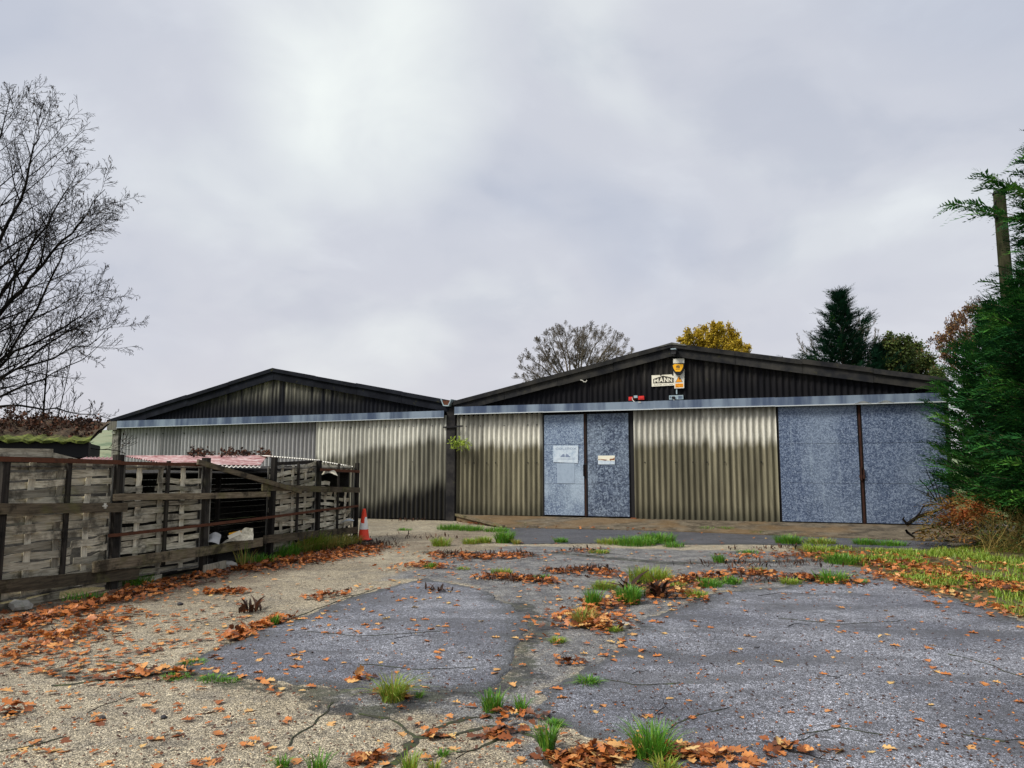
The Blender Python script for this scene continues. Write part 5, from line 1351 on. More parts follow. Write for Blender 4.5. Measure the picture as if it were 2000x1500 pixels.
def limb_tree(name, label, D, base_u, fork_v, targets, wood_m, r0, cfg, maxlv=3, depth=2.0, extra=1):
    """tree whose limbs run to crown points sighted in the photograph"""
    b = AT(base_u, 900, D); b.z = 0; fork = AT(base_u, fork_v, D)
    T = thing(name, b, label, 'tree'); out = [([b.copy(), b.lerp(fork, .5), fork], [r0*1.25, r0*1.1, r0], 0)]
    for (u, v) in targets:
        for e in range(extra):
            dd = rnd.uniform(-depth, depth); e_ = AT(u+rnd.uniform(-4, 4), v+rnd.uniform(-2, 6)*(e > 0), D+dd)
            m1 = fork.lerp(e_, 0.35)+Vector((rnd.gauss(0, .1), rnd.gauss(0, .2), (e_.z-fork.z)*0.10)); m2 = fork.lerp(e_, 0.7)+Vector((rnd.gauss(0, .1), rnd.gauss(0, .2), (e_.z-fork.z)*0.08))
            c = [fork.copy()]; ctrl = [fork, m1, m2, e_]
            for i in range(3):
                for t in (0.5, 1.0): c.append(ctrl[i].lerp(ctrl[i+1], t)+Vector((rnd.gauss(0, .05), rnd.gauss(0, .05), rnd.gauss(0, .04))))
            k = len(c)-1
            ramify(out, c, [max(r0*0.6*(1-0.88*i/k), cfg['rmin']) for i in range(k+1)], 1, maxlv+1, cfg)
    return T, out
cf = dict(n=[0, 15, 9, 5], len=[0, 0.26, 0.46, 0.5], r=[0, 0.42, 0.6, 0.7], k=[0, 5, 4, 3], ang=[0, 30, 34, 36], up=[0, 0.22, 0.18, 0.1], rmin=0.011, t0=0.38, wob=0.12)
T, out = limb_tree('bare_tree', 'pale bare round crowned tree behind the left slope of the right barn roof', 52, 1120, 800, [(1006, 735), (1012, 712), (1030, 690), (1046, 668), (1066, 655), (1086, 646), (1104, 641), (1124, 648), (1146, 650), (1160, 640), (1182, 648), (1204, 655), (1220, 672), (1236, 692), (1070, 690), (1140, 680), (1190, 690)], m_bark2, 0.15, dict(cf, n=[0, 20, 12, 6], len=[0, 0.25, 0.5, 0.5], ang=[0, 42, 42, 42], rmin=0.0062), 3, 2.6)
split_tree(out, T, m_bark2)
T2, out2 = limb_tree('yellow_tree', 'small tree in yellow autumn leaf behind the barn ridge', 55, 1398, 760, [(1330, 668), (1344, 655), (1360, 652), (1376, 648), (1392, 640), (1404, 641), (1420, 650), (1436, 660), (1446, 672), (1460, 684), (1370, 672), (1410, 668), (1430, 678)], m_barkb, 0.18, dict(cf, n=[0, 12, 7, 4]), 3, 1.8)
split_tree(out2, T2, m_barkb)
lp = [p-T2.location+Vector((rnd.gauss(0, .10), rnd.gauss(0, .10), rnd.gauss(0, .10))) for pts, r_, lv in out2 if lv >= 2 for p in pts for _ in range(2)]
rnd.shuffle(lp); leaves_np('crown', lp[:15000], 0.15, m_yleaf, T2, asp=0.7)
T3, out3 = limb_tree('oak_tree', 'dark green rounded oak between the conifer and the right hedge', 46, 1782, 830, [(1733, 705), (1738, 680), (1748, 670), (1764, 674), (1778, 682), (1796, 690), (1812, 705), (1824, 722), (1834, 738), (1760, 705), (1790, 720), (1745, 725)], m_bark, 0.24, dict(cf, n=[0, 11, 6, 3], len=[0, .3, .45, .5]), 3, 2.2)
split_tree(out3, T3, m_bark)
cl = [p for pts, r_, lv in out3 if lv >= 2 for p in pts[1:]]; rnd.shuffle(cl); lp = []
for c in cl[:1300]:
    for _ in range(13): lp.append(c-T3.location+Vector((rnd.gauss(0, .17), rnd.gauss(0, .17), rnd.gauss(0, .13))))
leaves_np('crown', lp, 0.15, m_oakleaf, T3, asp=0.8)
T4, out4 = limb_tree('bare_tree', 'thin bare tree with steep pale twigs just behind the dark conifer', 56, 1672, 780, [(1668, 640), (1680, 632), (1692, 628), (1704, 636), (1714, 652), (1722, 668), (1728, 690), (1740, 705)], m_bark2, 0.16, dict(cf, n=[0, 12, 6, 3], ang=[0, 24, 26, 28], up=[0, .3, .2, .1]), 3, 1.2)
split_tree(out4, T4, m_bark2)
T5, out5 = limb_tree('bare_tree', 'thin bare shrub poking out left of the dark conifer', 54, 1610, 770, [(1562, 660), (1566, 675), (1558, 690), (1574, 652), (1586, 668)], m_bark2, 0.10, dict(cf, n=[0, 9, 5, 2], len=[0, .2, .4, .4]), 3, 1.0)
split_tree(out5, T5, m_bark2)
T6, out6 = limb_tree('birch_tree', 'birch with hanging brown leaves rising above the right hedge', 27, 1905, 760, [(1842, 655), (1850, 635), (1862, 618), (1880, 612), (1896, 592), (1910, 586), (1926, 600), (1840, 690), (1936, 612)], m_barkb, 0.10, dict(cf, n=[0, 14, 8, 4], rmin=0.006, up=[0, -.05, -.55, -.8], len=[0, .24, .55, .6], ang=[0, 42, 40, 30]), 3, 0.8)
split_tree(out6, T6, m_barkb)
lp = [p-T6.location+Vector((rnd.gauss(0, .05), rnd.gauss(0, .05), rnd.gauss(0, .08))) for pts, r_, lv in out6 if lv >= 3 and pts[0].z < 7.6 for p in pts for _ in range(2)]
rnd.shuffle(lp); leaves_np('crown', lp[:4200], 0.075, m_bleaf, T6, asp=0.7, droop=True)

# ---- conifers: every branch carries flat feathery sprays
def sprays_np(name, items, mat, parent, nf=15, w=0.15):
    """items: (pos, dir, length, droop) -> a fern-like fan of slim leaflets on a bent axis"""
    V, Fc, va = [], [], []; b = 0
    for p, d, L, dr, vv in items:
        d = Vector(d).normalized(); side = d.cross(Vector((0, 0, 1)))
        if side.length < 0.05: side = Vector((1, 0, 0))
        side.normalize(); side.rotate(Matrix.Rotation(rnd.gauss(0, 0.5), 3, d)); up = side.cross(d)
        for k in range(nf):
            t = (k+0.3)/nf; c = p+d*(L*t)-Vector((0, 0, dr*t*t*L))
            sg = -1 if k % 2 else 1
            l = L*w*2.2*(1.05-0.75*t)*rnd.uniform(0.75, 1.25)
            e = (d*0.80+side*sg*0.62+up*rnd.gauss(0, 0.16)-Vector((0, 0, 0.15*dr))).normalized()
            if k >= nf-1: e = (d-Vector((0, 0, dr*0.8))).normalized()
            q = e.cross(up).normalized()*l*0.115
            V += [c-q, c+e*l*0.5-q*1.15+up*0.004, c+e*l, c+e*l*0.5+q*1.15]
            Fc.append((b, b+1, b+2, b+3)); va += [min(1, max(0, vv+rnd.gauss(0, .12)))]*4; b += 4
    return obj(name, np_mesh(name, [tuple(x) for x in V], Fc, mat, va), parent)
def conifer(name, label, base, H, prof, nb, mat, spl, dens=1.0, z0=0.3, rise=(-0.1, 0.5), droop=0.35, lean=0.0, front=None, wiggle=0.25, cat='tree', group=None, trunk_r=0.14):
    """prof(f) -> crown radius at height fraction f"""
    T = thing(name, base, label, cat, group)
    lines = [([Vector((0, 0, 0)), Vector((lean*.3, 0, H*.4)), Vector((lean, 0, H*0.97))], [trunk_r, trunk_r*0.7, 0.02])]
    items = []
    for i in range(nb):
        f = z0/H+(0.985-z0/H)*((i+rnd.random())/nb)
        a = i*2.399+rnd.uniform(-.4, .4)
        if front is not None and math.cos(a-front) < -0.25 and rnd.random() < 0.6: continue
        Lb = max(0.15, prof(f, a)*rnd.uniform(1-wiggle, 1+wiggle))
        rs = rise[0]+(rise[1]-rise[0])*f+rnd.gauss(0, .08)
        d = Vector((math.cos(a), math.sin(a), rs)).normalized()
        st = Vector((lean*f, 0, H*f-rs*Lb*0.6))
        pts = [st+d*(Lb*t)+Vector((0, 0, 0.12*Lb*t*t*(1 if f > 0.5 else 0.3))) for t in (0, 0.35, 0.7, 1.0)]
        lines.append((pts, [0.03*(1-f)+0.012, 0.018, 0.010, 0.005]))
        vv = min(1, max(0, rnd.gauss(0.42, 0.2)))
        ns = max(3, int(Lb/spl*3.4*dens))
        for s in range(ns):
            t = 0.18+0.82*(s+rnd.random())/ns; x = t*3; k = min(2, int(x)); p = pts[k].lerp(pts[k+1], x-k)
            sa = rnd.choice((-1, 1))*rnd.uniform(0.35, 1.0)*(1.1-0.5*t)
            dd = d.copy(); dd.rotate(Matrix.Rotation(sa, 3, 'Z')); dd.z += rnd.gauss(0.05, 0.2)
            items.append((p, dd, spl*rnd.uniform(0.6, 1.25), droop*rnd.uniform(0.3, 1.4), vv))
        items.append((pts[2], d, Lb*0.3+spl*0.5, droop*0.8, vv))
    tubes_np(lines, 'trunk', m_barkb, T)
    sprays_np('crown', items, mat, T)
    return T
cb = AT(1640, 568, 47); cH = cb.z; cb.z = 0
conifer('conifer_tree', 'dark pointed conifer behind the right slope of the barn roof', cb, cH,
        lambda f, a: 5.3*max(0.03, (1-f))**0.9*(0.42+0.58*abs(math.sin(f*40+a*0.8)))*(1+0.25*math.sin(a*2.3+f*19)), 420, m_conif_d, 0.85, 1.15, 6.0, (0.05, 0.75), 0.12, 0.0, None, 0.62, trunk_r=0.22)
cb2 = AT(1702, 672, 46); h2 = cb2.z; cb2.z = 0
conifer('conifer_tree', 'smaller dark conifer leaning at the right foot of the pointed conifer', cb2, h2,
        lambda f, a: 2.0*max(0.05, (1-f))**0.7*(1+0.4*math.sin(a*3+f*9)), 240, m_conif_d, 0.6, 1.2, 5.0, (0.2, 1.3), 0.1, 0.4, None, 0.35, trunk_r=0.12)
# leylandii by the barn corner and the big one at the right edge
FR = math.atan2(-1, -0.6)
hb = AT(1945, 1040, 17.6); hb.z = 0; hb.x = 11.95
conifer('hedge_conifer', 'bushy green conifer hiding the right corner of the barn', hb, 5.55,
        lambda f, a: 1.98*(1-max(0, f-0.62)*1.5)*(1 if f > 0.1 else 0.75)*(1.0+0.06*math.sin(a*5)), 560, m_conif, 0.42, 1.5, 0.75, (0.25, 0.8), 0.25, 0.25, FR, 0.12)
hb2 = Vector((13.6, 18.6, 0))
conifer('hedge_conifer', 'taller green conifer just behind the one at the barn corner', hb2, 6.9,
        lambda f, a: 2.05*(1-max(0, f-0.45)*1.2), 380, m_conif, 0.45, 1.3, 1.0, (0.25, 0.9), 0.3, 0.0, FR, 0.15)
hb3 = Vector((11.35, 14.6, 0))
conifer('hedge_conifer', 'tall dark conifer with sweeping branches at the right edge', hb3, 8.35,
        lambda f, a: (2.15 if 0.812 < f < 0.836 else 1.85 if f < 0.52 else 1.5 if f < 0.62 else 1.05 if f < 0.86 else 0.7)*(1.0+0.10*math.sin(f*61)), 820, m_conif, 0.46, 1.5, 0.9, (0.12, 0.45), 0.55, 0.0, FR, 0.14, trunk_r=0.2)
# telegraph pole
pt = AT(1951.5, 379, 19.6); pb_ = Vector((pt.x+0.05, pt.y, 0))
TP = thing('telegraph_pole', pb_, 'mossy wooden telegraph pole standing among the right conifers', 'telegraph pole')
m = MB(); m.tube([(0, 0, -0.2), (-0.02, 0, 4), (-0.05, 0, pt.z)], [0.185, 0.165, 0.145], 14); m.build('pole', m_pole, TP, smooth=True)
m = MB(); m.tube([(-0.05, 0, pt.z+0.002), (-0.05, 0, pt.z+0.09), (-0.05, 0, pt.z+0.13)], [0.17, 0.13, 0.03], 12); m.build('pole_cap', m_black, TP)
m = MB()
for z in (-0.33, -0.58):
    m.tube([(-0.18, -0.05, pt.z+z+0.14), (-0.24, -0.06, pt.z+z+0.02), (-0.24, -0.06, pt.z+z-0.07)], [0.014, 0.012, 0.012], 6)
    m.tube([(-0.24, -0.06, pt.z+z-0.0), (-0.24, -0.06, pt.z+z-0.05), (-0.24, -0.06, pt.z+z-0.11)], [0.03, 0.05, 0.03], 8)
m.build('insulators', m_black, TP)
# fallen branches and brown sprays under the hedge
BPo = AT(1850, 1040, 17.6); BPo.z = 0
BPI = thing('brush_pile', BPo, 'pile of cut branches with rusty dead sprays at the barn corner', 'brush pile')
def bl(p): p = Vector(p); return p-BPo
lines = []
for (u0, v0, d0), (u1, v1, d1), r_ in (((1772, 1024, 17.4), (1822, 1000, 17.8), .055), ((1772, 1024, 17.4), (1766, 1010, 17.4), .035), ((1770, 1036, 16.9), (1787, 1050, 16.8), .035), ((1782, 1042, 16.9), (1822, 1031, 17.2), .02), ((1822, 1000, 17.8), (1870, 985, 18.2), .035),
                                   ((1785, 1015, 17.5), (1802, 990, 17.6), .022), ((1802, 990, 17.6), (1830, 985, 17.9), .02), ((1830, 980, 18), (1795, 935, 17.9), .014), ((1835, 985, 18), (1808, 915, 17.9), .013), ((1840, 985, 18), (1820, 925, 17.9), .012), ((1825, 975, 18), (1788, 955, 17.8), .012)):
    a, b = bl(AT(u0, v0, d0)), bl(AT(u1, v1, d1)); c = a.lerp(b, 0.5)+Vector((rnd.gauss(0, .03), rnd.gauss(0, .03), 0.03)); lines.append(([a, c, b], [r_, r_*0.85, r_*0.6]))
tubes_np(lines, 'branches', m_bark, BPI)
items = []
for i in range(420):
    u = rnd.gauss(1893, 42); v = rnd.gauss(1003, 17); D = rnd.uniform(16.3, 17.6)
    if u < 1800: continue
    p = AT(u, min(v, 1046), D); p.z = max(p.z, 0.06); c = math.exp(-((u-1895)/38)**2-((v-995)/24)**2)
    vv = min(1, max(0, rnd.gauss(0.1+0.62*c, 0.17)))
    items.append((bl(p), (rnd.gauss(-0.75, .5), rnd.gauss(-0.5, .4), rnd.gauss(0.05, .25)), rnd.uniform(0.25, 0.6), rnd.uniform(0.1, 0.8), vv))
sprays_np('dead_sprays', items, m_dead, BPI, 9, 0.15)
items = []
for i in range(150):
    u = rnd.uniform(1800, 2010); v = rnd.uniform(1010, 1052); p = AT(u, v, rnd.uniform(16.2, 17.2)); p.z = max(0.04, p.z)
    items.append((bl(p), (rnd.gauss(-0.6, .5), rnd.gauss(-0.6, .4), rnd.gauss(0.05, .2)), rnd.uniform(0.3, 0.6), 0.5, rnd.uniform(0.0, 0.4)))
sprays_np('green_sprays', items, m_dead, BPI, 8, 0.16)
# rank grass and bramble stems below the big conifer
RG = thing('undergrowth', Vector((11.2, 15.6, 0)), 'rank dark stems and straw below the tall conifer at the right edge', 'undergrowth')
lines = []; lp = []
for i in range(320):
    p = AT(rnd.uniform(1920, 2060), 1050, rnd.uniform(15.2, 17.0)); p.z = 0
    q = curve_branch(p-RG.location, (rnd.gauss(-.2, .5), rnd.gauss(-.2, .4), 1), rnd.uniform(0.35, 1.15), 5, -0.18, 0.25)
    lines.append((q, [0.006, 0.006, 0.005, 0.004, 0.003, 0.002]))
    lp += [t+Vector((rnd.gauss(0, .05), rnd.gauss(0, .05), rnd.gauss(0, .05))) for t in q[1:] for _ in range(3)]
stems(lines, 'stems', m_grass_y, RG); leaves_np('leaves', lp[:2200], 0.06, m_oakleaf, RG, asp=0.4)
# small sprigs on the valley post
for k, (u, v, lbl) in enumerate(((888, 862, 'lime green sprig growing out of the dark post between the barns'), (910, 866, 'lime green sprig just right of the dark post between the barns'))):
    s, z = WL(u, v, 0.26); b = B2W(s, -0.26, z)
    SP = thing('sprig', b, lbl, 'plant')
    lines = []; lp = []
    for i in range(7):
        q = curve_branch((0, 0, -0.25), (rnd.gauss(0, .5), rnd.gauss(-.2, .2), 1), rnd.uniform(.25, .42), 4, -0.1, 0.2); lines.append((q, [.006, .005, .004, .004, .003]))
        lp += [q[j]+Vector((rnd.gauss(0, .05), rnd.gauss(0, .04), rnd.gauss(0, .03))) for j in (2, 3, 4) for _ in range(5)]
    stems(lines, 'stems', m_barkb, SP); leaves_np('leaves', lp, 0.10, m_lime, SP, asp=0.45)
# withered weeds on the lean-to roof
WR = thing('withered_weeds', AT(450, 889, 15.6), 'withered brown weeds growing along the back of the red sheet roof', 'weeds')
lines = []; lp = []
for i in range(44):
    u = rnd.choice((rnd.gauss(440, 28), rnd.gauss(462, 15), rnd.gauss(518, 8), rnd.gauss(385, 12))); p = AT(u, 890, 15.2+rnd.uniform(0, .8)+(u-450)*0.008)-WR.location
    q = curve_branch(p, (rnd.gauss(.2, .5), rnd.gauss(0, .4), 1), rnd.uniform(.05, .15), 4, 0, .3); lines.append((q, [.006, .005, .004, .004, .003]))
    lp += [t+Vector((rnd.gauss(0, .025), rnd.gauss(0, .025), rnd.gauss(0, .02))) for t in q[1:] for _ in range(3)]
stems(lines, 'stems', m_barkb, WR); leaves_np('leaves', lp, 0.07, m_dock, WR, asp=0.6)
# ------------------------------------------------------------------ fallen leaves, weeds and grass
def oak_leaf(seed):
    r_ = random.Random(seed); n = 10; L = 1.0; V, F = [], []
    lob = r_.uniform(2.6, 3.4); ph = r_.uniform(0, 1); cu = r_.uniform(0.1, 0.95); cl = r_.uniform(-0.25, 0.45); tw = r_.uniform(-.5, .5)
    for i in range(n+1):
        t = i/n; w = 0.34*math.sin(math.pi*min(1, t*0.93+0.05))**0.7*(0.45+0.55*t**0.4)*(1+0.42*math.sin(2*math.pi*(lob*t+ph)))
        if i in (0,): w = 0.02
        if i == n: w = 0.05
        wl_, wr_ = w*r_.uniform(.85, 1.15), w*r_.uniform(.85, 1.15)
        zc = cl*(t-0.5)**2
        a = tw*(t-0.5)
        for x in (-wl_, 0, wr_):
            z = zc+cu*(abs(x)**1.3)+a*x
            V.append((t-0.5, x, z+0.02))
    for i in range(n):
        for j in range(2): F.append((3*i+j, 3*i+3+j, 3*i+4+j, 3*i+1+j))
    # stalk
    b = len(V); V += [(-0.5, -0.012, 0.02+cl*.25), (-0.5, 0.012, 0.02+cl*.25), (-0.72, 0.008, 0.05), (-0.72, -0.008, 0.05)]; F.append((b, b+1, b+2, b+3))
    V = np.array(V); V[:, 2] -= V[:, 2].min()
    return V, np.array(F)
LEAF = [oak_leaf(s) for s in range(12)]
FEN = np.array([[-6.9, 5.0]]+[[p.x, p.y] for p in FENCE])
def right_of_fence(x, y): return x > np.interp(y, FEN[:, 1], FEN[:, 0])+0.1 if y < 17.9 else True
pos = []     # x, y, z, size, tilt, var
def scat_px(u0, v0, u1, v1, n, s=(0.045, 0.09), var=(0.3, 1.0)):
    c = 0
    while c < n:
        u, v = rnd.uniform(u0, u1), rnd.uniform(v0, v1); p = G(u, v)
        if right_of_fence(p.x, p.y): pos.append((p.x, p.y, 0.0, rnd.uniform(*s), rnd.gauss(0, .12), rnd.uniform(*var)))
        c += 1
def drift(px, w, n, s=(0.045, 0.095), depth=0.045, var=(0.0, 0.95)):
    P = P2(px); seg = np.linalg.norm(np.diff(P, axis=0), axis=1); cum = np.concatenate([[0], np.cumsum(seg)])
    for _ in range(n):
        t = rnd.uniform(0, cum[-1]); x = np.interp(t, cum, P[:, 0]); y = np.interp(t, cum, P[:, 1])
        g = abs(rnd.gauss(0, 1)); a = rnd.uniform(0, 6.28); dx, dy = w*0.5*g*math.cos(a), w*0.5*g*math.sin(a)
        if mnoise.noise(Vector(((x+dx)*2.2, (y+dy)*2.2, 7))) < -0.22 and rnd.random() < 0.8: continue
        if not right_of_fence(x+dx, y+dy): continue
        z = rnd.uniform(0, depth)*max(0, 1-g*0.5)
        pos.append((x+dx, y+dy, z, rnd.uniform(*s), rnd.gauss(0, 0.38), rnd.uniform(*var)))
# thin scatter over the yard
scat_px(0, 1210, 620, 1500, 150); scat_px(0, 1160, 480, 1330, 260, var=(.15, .95)); scat_px(0, 1240, 260, 1330, 90, var=(.15, .95)); scat_px(300, 1120, 900, 1240, 150)
scat_px(380, 1180, 1080, 1350, 48, var=(.6, 1)); scat_px(1050, 1190, 2000, 1500, 58, var=(.5, 1)); scat_px(1250, 1140, 2000, 1300, 50, var=(.55, 1))
scat_px(760, 1075, 1700, 1160, 330, var=(.2, 1)); scat_px(900, 1040, 1700, 1075, 60); scat_px(600, 1340, 1300, 1500, 34); scat_px(1000, 1150, 1260, 1300, 60, var=(.5, 1))
# drifts
drift([(-20, 1235), (120, 1200), (250, 1165), (400, 1125), (560, 1100), (720, 1070)], 0.55, 3000, depth=0.05, var=(0.0, .78))
drift([(480, 1110), (600, 1095), (730, 1072)], 0.8, 1900, depth=0.06, var=(0.0, .75))
drift([(20, 1290), (150, 1232), (260, 1200)], 0.7, 300, var=(.1, .9)); drift([(40, 1195+45), (140, 1250)], 0.5, 160)
drift([(440, 1255), (500, 1232), (555, 1205)], 0.20, 330, var=(.2, .85)); drift([(385, 1161), (480, 1158)], 0.22, 130, var=(.2, .85)); drift([(600, 1172), (680, 1160)], 0.25, 90, var=(0, .7))
drift([(240, 1330), (300, 1318), (350, 1318)], 0.25, 60); drift([(1180, 1230), (1150, 1195), (1230, 1175), (1290, 1150), (1340, 1140)], 0.55, 900, depth=0.09, var=(.1, 1))
drift([(1110, 1205), (1180, 1235)], 0.42, 420, depth=0.09, var=(.2, 1)); drift([(1280, 1125), (1330, 1160), (1390, 1180)], 0.5, 260, var=(.1, .95))
drift([(850, 1087), (940, 1092), (1030, 1088)], 0.65, 620, depth=0.07, var=(0, .8)); drift([(770, 1112), (830, 1105), (880, 1110)], 0.4, 220, var=(.05, .9))
drift([(940, 1127), (1020, 1133), (1090, 1140)], 0.4, 300, var=(.05, .9)); drift([(1080, 1120), (1150, 1115), (1200, 1130)], 0.5, 260, var=(0, .8))
drift([(1100, 1080), (1180, 1076)], 0.5, 90, var=(0, .7)); drift([(1330, 1138), (1450, 1120), (1560, 1130), (1660, 1142)], 0.5, 950, depth=0.06, var=(0, .9))
drift([(1450, 1090), (1600, 1085), (1750, 1110)], 0.9, 750, var=(0, .8)); drift([(1700, 1120), (1850, 1162), (1990, 1208)], 0.5, 420, var=(.2, 1)); drift([(1750, 1100), (2000, 1160)], 1.1, 1500, var=(.05, .9)); drift([(1620, 1080), (2000, 1110)], 1.0, 300, var=(.1, 1))
drift([(1080, 1492), (1160, 1480), (1220, 1495)], 0.20, 210, depth=0.06, var=(.05, .95)); drift([(1190, 1475), (1330, 1480), (1440, 1492), (1500, 1520)], 0.22, 260, depth=0.06, var=(.1, 1)); drift([(1330, 1505), (1430, 1480)], 0.18, 90, var=(.1, .9))
drift([(690, 1492), (760, 1480)], 0.10, 30, var=(.2, .9)); drift([(740, 1360), (790, 1365)], 0.14, 26); drift([(950, 1440), (1010, 1435)], 0.14, 40, var=(0, .6)); drift([(690, 1330), (720, 1328)], 0.08, 16); drift([(960, 1398), (1060, 1405)], 0.12, 30)
drift([(0, 1395), (40, 1390)], 0.10, 24, depth=0.06, var=(.1, .8)); drift([(1070, 1300), (1140, 1296)], 0.10, 24, var=(0, .8)); drift([(800, 1420), (860, 1445)], 0.12, 18); drift([(1500, 1462), (1590, 1475)], 0.15, 30, var=(.2, 1))
drift([(900, 1022), (1000, 1030)], 0.5, 120, var=(0, .6)); drift([(960, 1030), (1400, 1040)], 0.5, 70, var=(.3, 1))
pos = [p for p in pos if p[1] > 1.5]
def pix(p):          # size in the photograph
    return p[3]*FPX/max(1.0, p[1])
bottom = [p for p in pos]
order = sorted(range(len(bottom)), key=lambda i: -pix(bottom[i]) if (bottom[i][1] > 4.25 and abs(bottom[i][0]/bottom[i][1]) < 0.69) else 0)
single = order[:300]; rest = order[300:]
mats_ = []
meshes = []
HUES = [('dark brown', [(0, (0.10, 0.034, 0.014)), (1, (0.30, 0.085, 0.022))]), ('orange brown', [(0, (0.36, 0.12, 0.032)), (1, (0.54, 0.23, 0.07))]), ('pale tan', [(0, (0.60, 0.30, 0.10)), (1, (0.74, 0.50, 0.20))])]
meshes = []
for q_, (h, st_) in zip((0, 1, 0), HUES):
    lm = leafmat('oak_leaf_'+h.replace(' ', '_'), st_, 0.15, 0.5, 0.4, attr=False)
    meshes.append([np_mesh('fallen_leaf', V, F, lm) for V, F in LEAF[q_::2]])
Aa, Bb = P2(ASPH_A), ASPH_B
for i in single:
    x, y, z, s, tl, va = bottom[i]
    hue = 0 if va < .42 else (1 if va < .75 else 2)
    o = obj('fallen_leaf', meshes[hue][rnd.randrange(len(meshes[hue]))], None)
    pt_ = np.array([[x, y]])
    on = inside(pt_, Aa)[0] or inside(pt_, Bb)[0]
    o.location = (x, y, z+(0.013 if on else 0.001)); o.scale = (s*1.1, s*1.1, s*0.8)
    o.rotation_euler = (tl*0.8, rnd.gauss(0, .12), rnd.uniform(0, 6.28))
    pu = 1000+FPX*x/max(y, .1); onA = inside(pt_, Aa)[0]; onB = inside(pt_, Bb)[0]
    zone = 'centre asphalt patch' if onA else 'right asphalt sheet' if onB else 'pale concrete at lower left' if pu < 640 else 'worn concrete between the asphalt patches'
    lay = 'heaped in a drift on' if z > 0.012 else 'lying flat on'
    tag(o, '%s oak leaf %s the %s' % (HUES[hue][0], lay, zone), 'leaf', '%s leaves %s the %s' % (HUES[hue][0], lay, zone))
V_, F_, va_ = [], [], []; b = 0
for i in rest:
    x, y, z, s, tl, va = bottom[i]; lv, lf = LEAF[rnd.randrange(len(LEAF))]
    M_ = np.array(Matrix.Rotation(rnd.uniform(0, 6.28), 3, 'Z') @ Matrix.Rotation(tl, 3, 'X') @ Matrix.Rotation(rnd.gauss(0, abs(tl)*0.6), 3, 'Y'))
    Q = (lv*np.array([1, 1, .8])*s*1.1) @ M_.T; Q[:, 2] -= Q[:, 2].min(); Q += np.array([x, y, z+0.013])
    V_.append(Q); F_.append(lf+b); b += len(lv); va_.append(np.full(len(lv), va))
o = obj('leaf_litter', np_mesh('leaf_litter', np.vstack(V_), np.vstack(F_), m_leaf, np.concatenate(va_))); tag(o, kind='stuff')

# small crumbs: bits of leaf, grit and twig fragments over the whole yard
n = 5200; U = rng.uniform(-100, 2100, n); Vv = 1030+(1520-1030)*rng.random(n)**0.8
C = np.array([G(a, b_)[:3] for a, b_ in zip(U, Vv)]); C = C[[right_of_fence(c[0], c[1]) for c in C]]; n = len(C)
ang = rng.uniform(0, 6.28, n); sz = rng.uniform(0.004, 0.014, n); asp = rng.uniform(.25, 1.0, n)
ex = np.stack([np.cos(ang), np.sin(ang), rng.normal(0, .25, n)], 1)*sz[:, None]; ey = np.stack([-np.sin(ang), np.cos(ang), rng.normal(0, .25, n)], 1)*(sz*asp)[:, None]; C[:, 2] = 0.0165
hz_ = np.zeros((n, 3)); hz_[:, 2] = sz*0.5
Vc = np.stack([C-ex-ey*.6, C+ex*.8-ey, C+ex+ey*.7, C-ex*.7+ey, C+hz_], 1).reshape(-1, 3); base_ = np.arange(n)[:, None]*5
Fc = np.concatenate([base_+np.array([[0, 1, 4]]), base_+np.array([[1, 2, 4]]), base_+np.array([[2, 3, 4]]), base_+np.array([[3, 0, 4]])])
vr = np.repeat(rng.random(n)**3.5, 5)
tag(obj('leaf_crumbs', np_mesh('leaf_crumbs', Vc, Fc, m_leaf, vr)), kind='stuff')

# withered docks standing in the drifts
def curled(P, name, mat, hmin, hmax, b0=-.2):
    V, F, va = [], [], []; b = 0
    for p in P:
        h = rnd.uniform(hmin, hmax); a = rnd.uniform(0, 6.28); d = Vector((math.cos(a), math.sin(a), 0)); s = Vector((-d.y, d.x, 0)); w = h*rnd.uniform(.05, .16); k = 4; bend = rnd.uniform(b0, 2.2); vv = rnd.random()
        for i in range(k+1):
            t = i/k; c = p+Vector((0, 0, h*(t-0.25*bend*t*t)))+d*(h*bend*t*t*0.8); ww = w*math.sin(math.pi*(0.12+0.8*t))
            V += [c-s*ww, c+d*ww*0.7*(1 if i % 2 else -0.3), c+s*ww]
        for i in range(k):
            for j in range(2): F.append((b+3*i+j, b+3*i+3+j, b+3*i+4+j, b+3*i+1+j))
        va += [vv]*(3*(k+1)); b = len(V)
    return obj(name, np_mesh(name, [tuple(x) for x in V], F, mat, va))
def along(px, w, n):
    P = P2(px); seg = np.linalg.norm(np.diff(P, axis=0), axis=1); cum = np.concatenate([[0], np.cumsum(seg)]); r_ = []
    for _ in range(n):
        t = rnd.uniform(0, cum[-1]); x = np.interp(t, cum, P[:, 0])+rnd.gauss(0, w); y = np.interp(t, cum, P[:, 1])+rnd.gauss(0, w)
        if right_of_fence(x, y): r_.append(Vector((x, y, 0)))
    return r_
P = along([(860, 1080), (940, 1088), (1030, 1082)], .2, 330)+along([(665, 1075), (740, 1062)], .3, 620)+along([(1090, 1118), (1180, 1112)], .16, 170)+along([(1100, 1078), (1180, 1072)], .1, 50)+along([(960, 1130), (1060, 1135)], .14, 200)
P += along([(1360, 1105), (1600, 1100)], .28, 230)+along([(1330, 1135), (1650, 1130)], .22, 190)+along([(1440, 1075), (1560, 1068)], .15, 60)+along([(780, 1018), (900, 1012)], .25, 160)+along([(1255, 1145), (1290, 1140)], .12, 60)+along([(1180, 1182), (1300, 1165)], .2, 60)+along([(830, 1152), (890, 1158)], .1, 40)+along([(890, 1050), (760, 1050)], .4, 90)
tag(curled(P, 'withered_docks', m_dock, 0.03, 0.13, .3), kind='stuff')
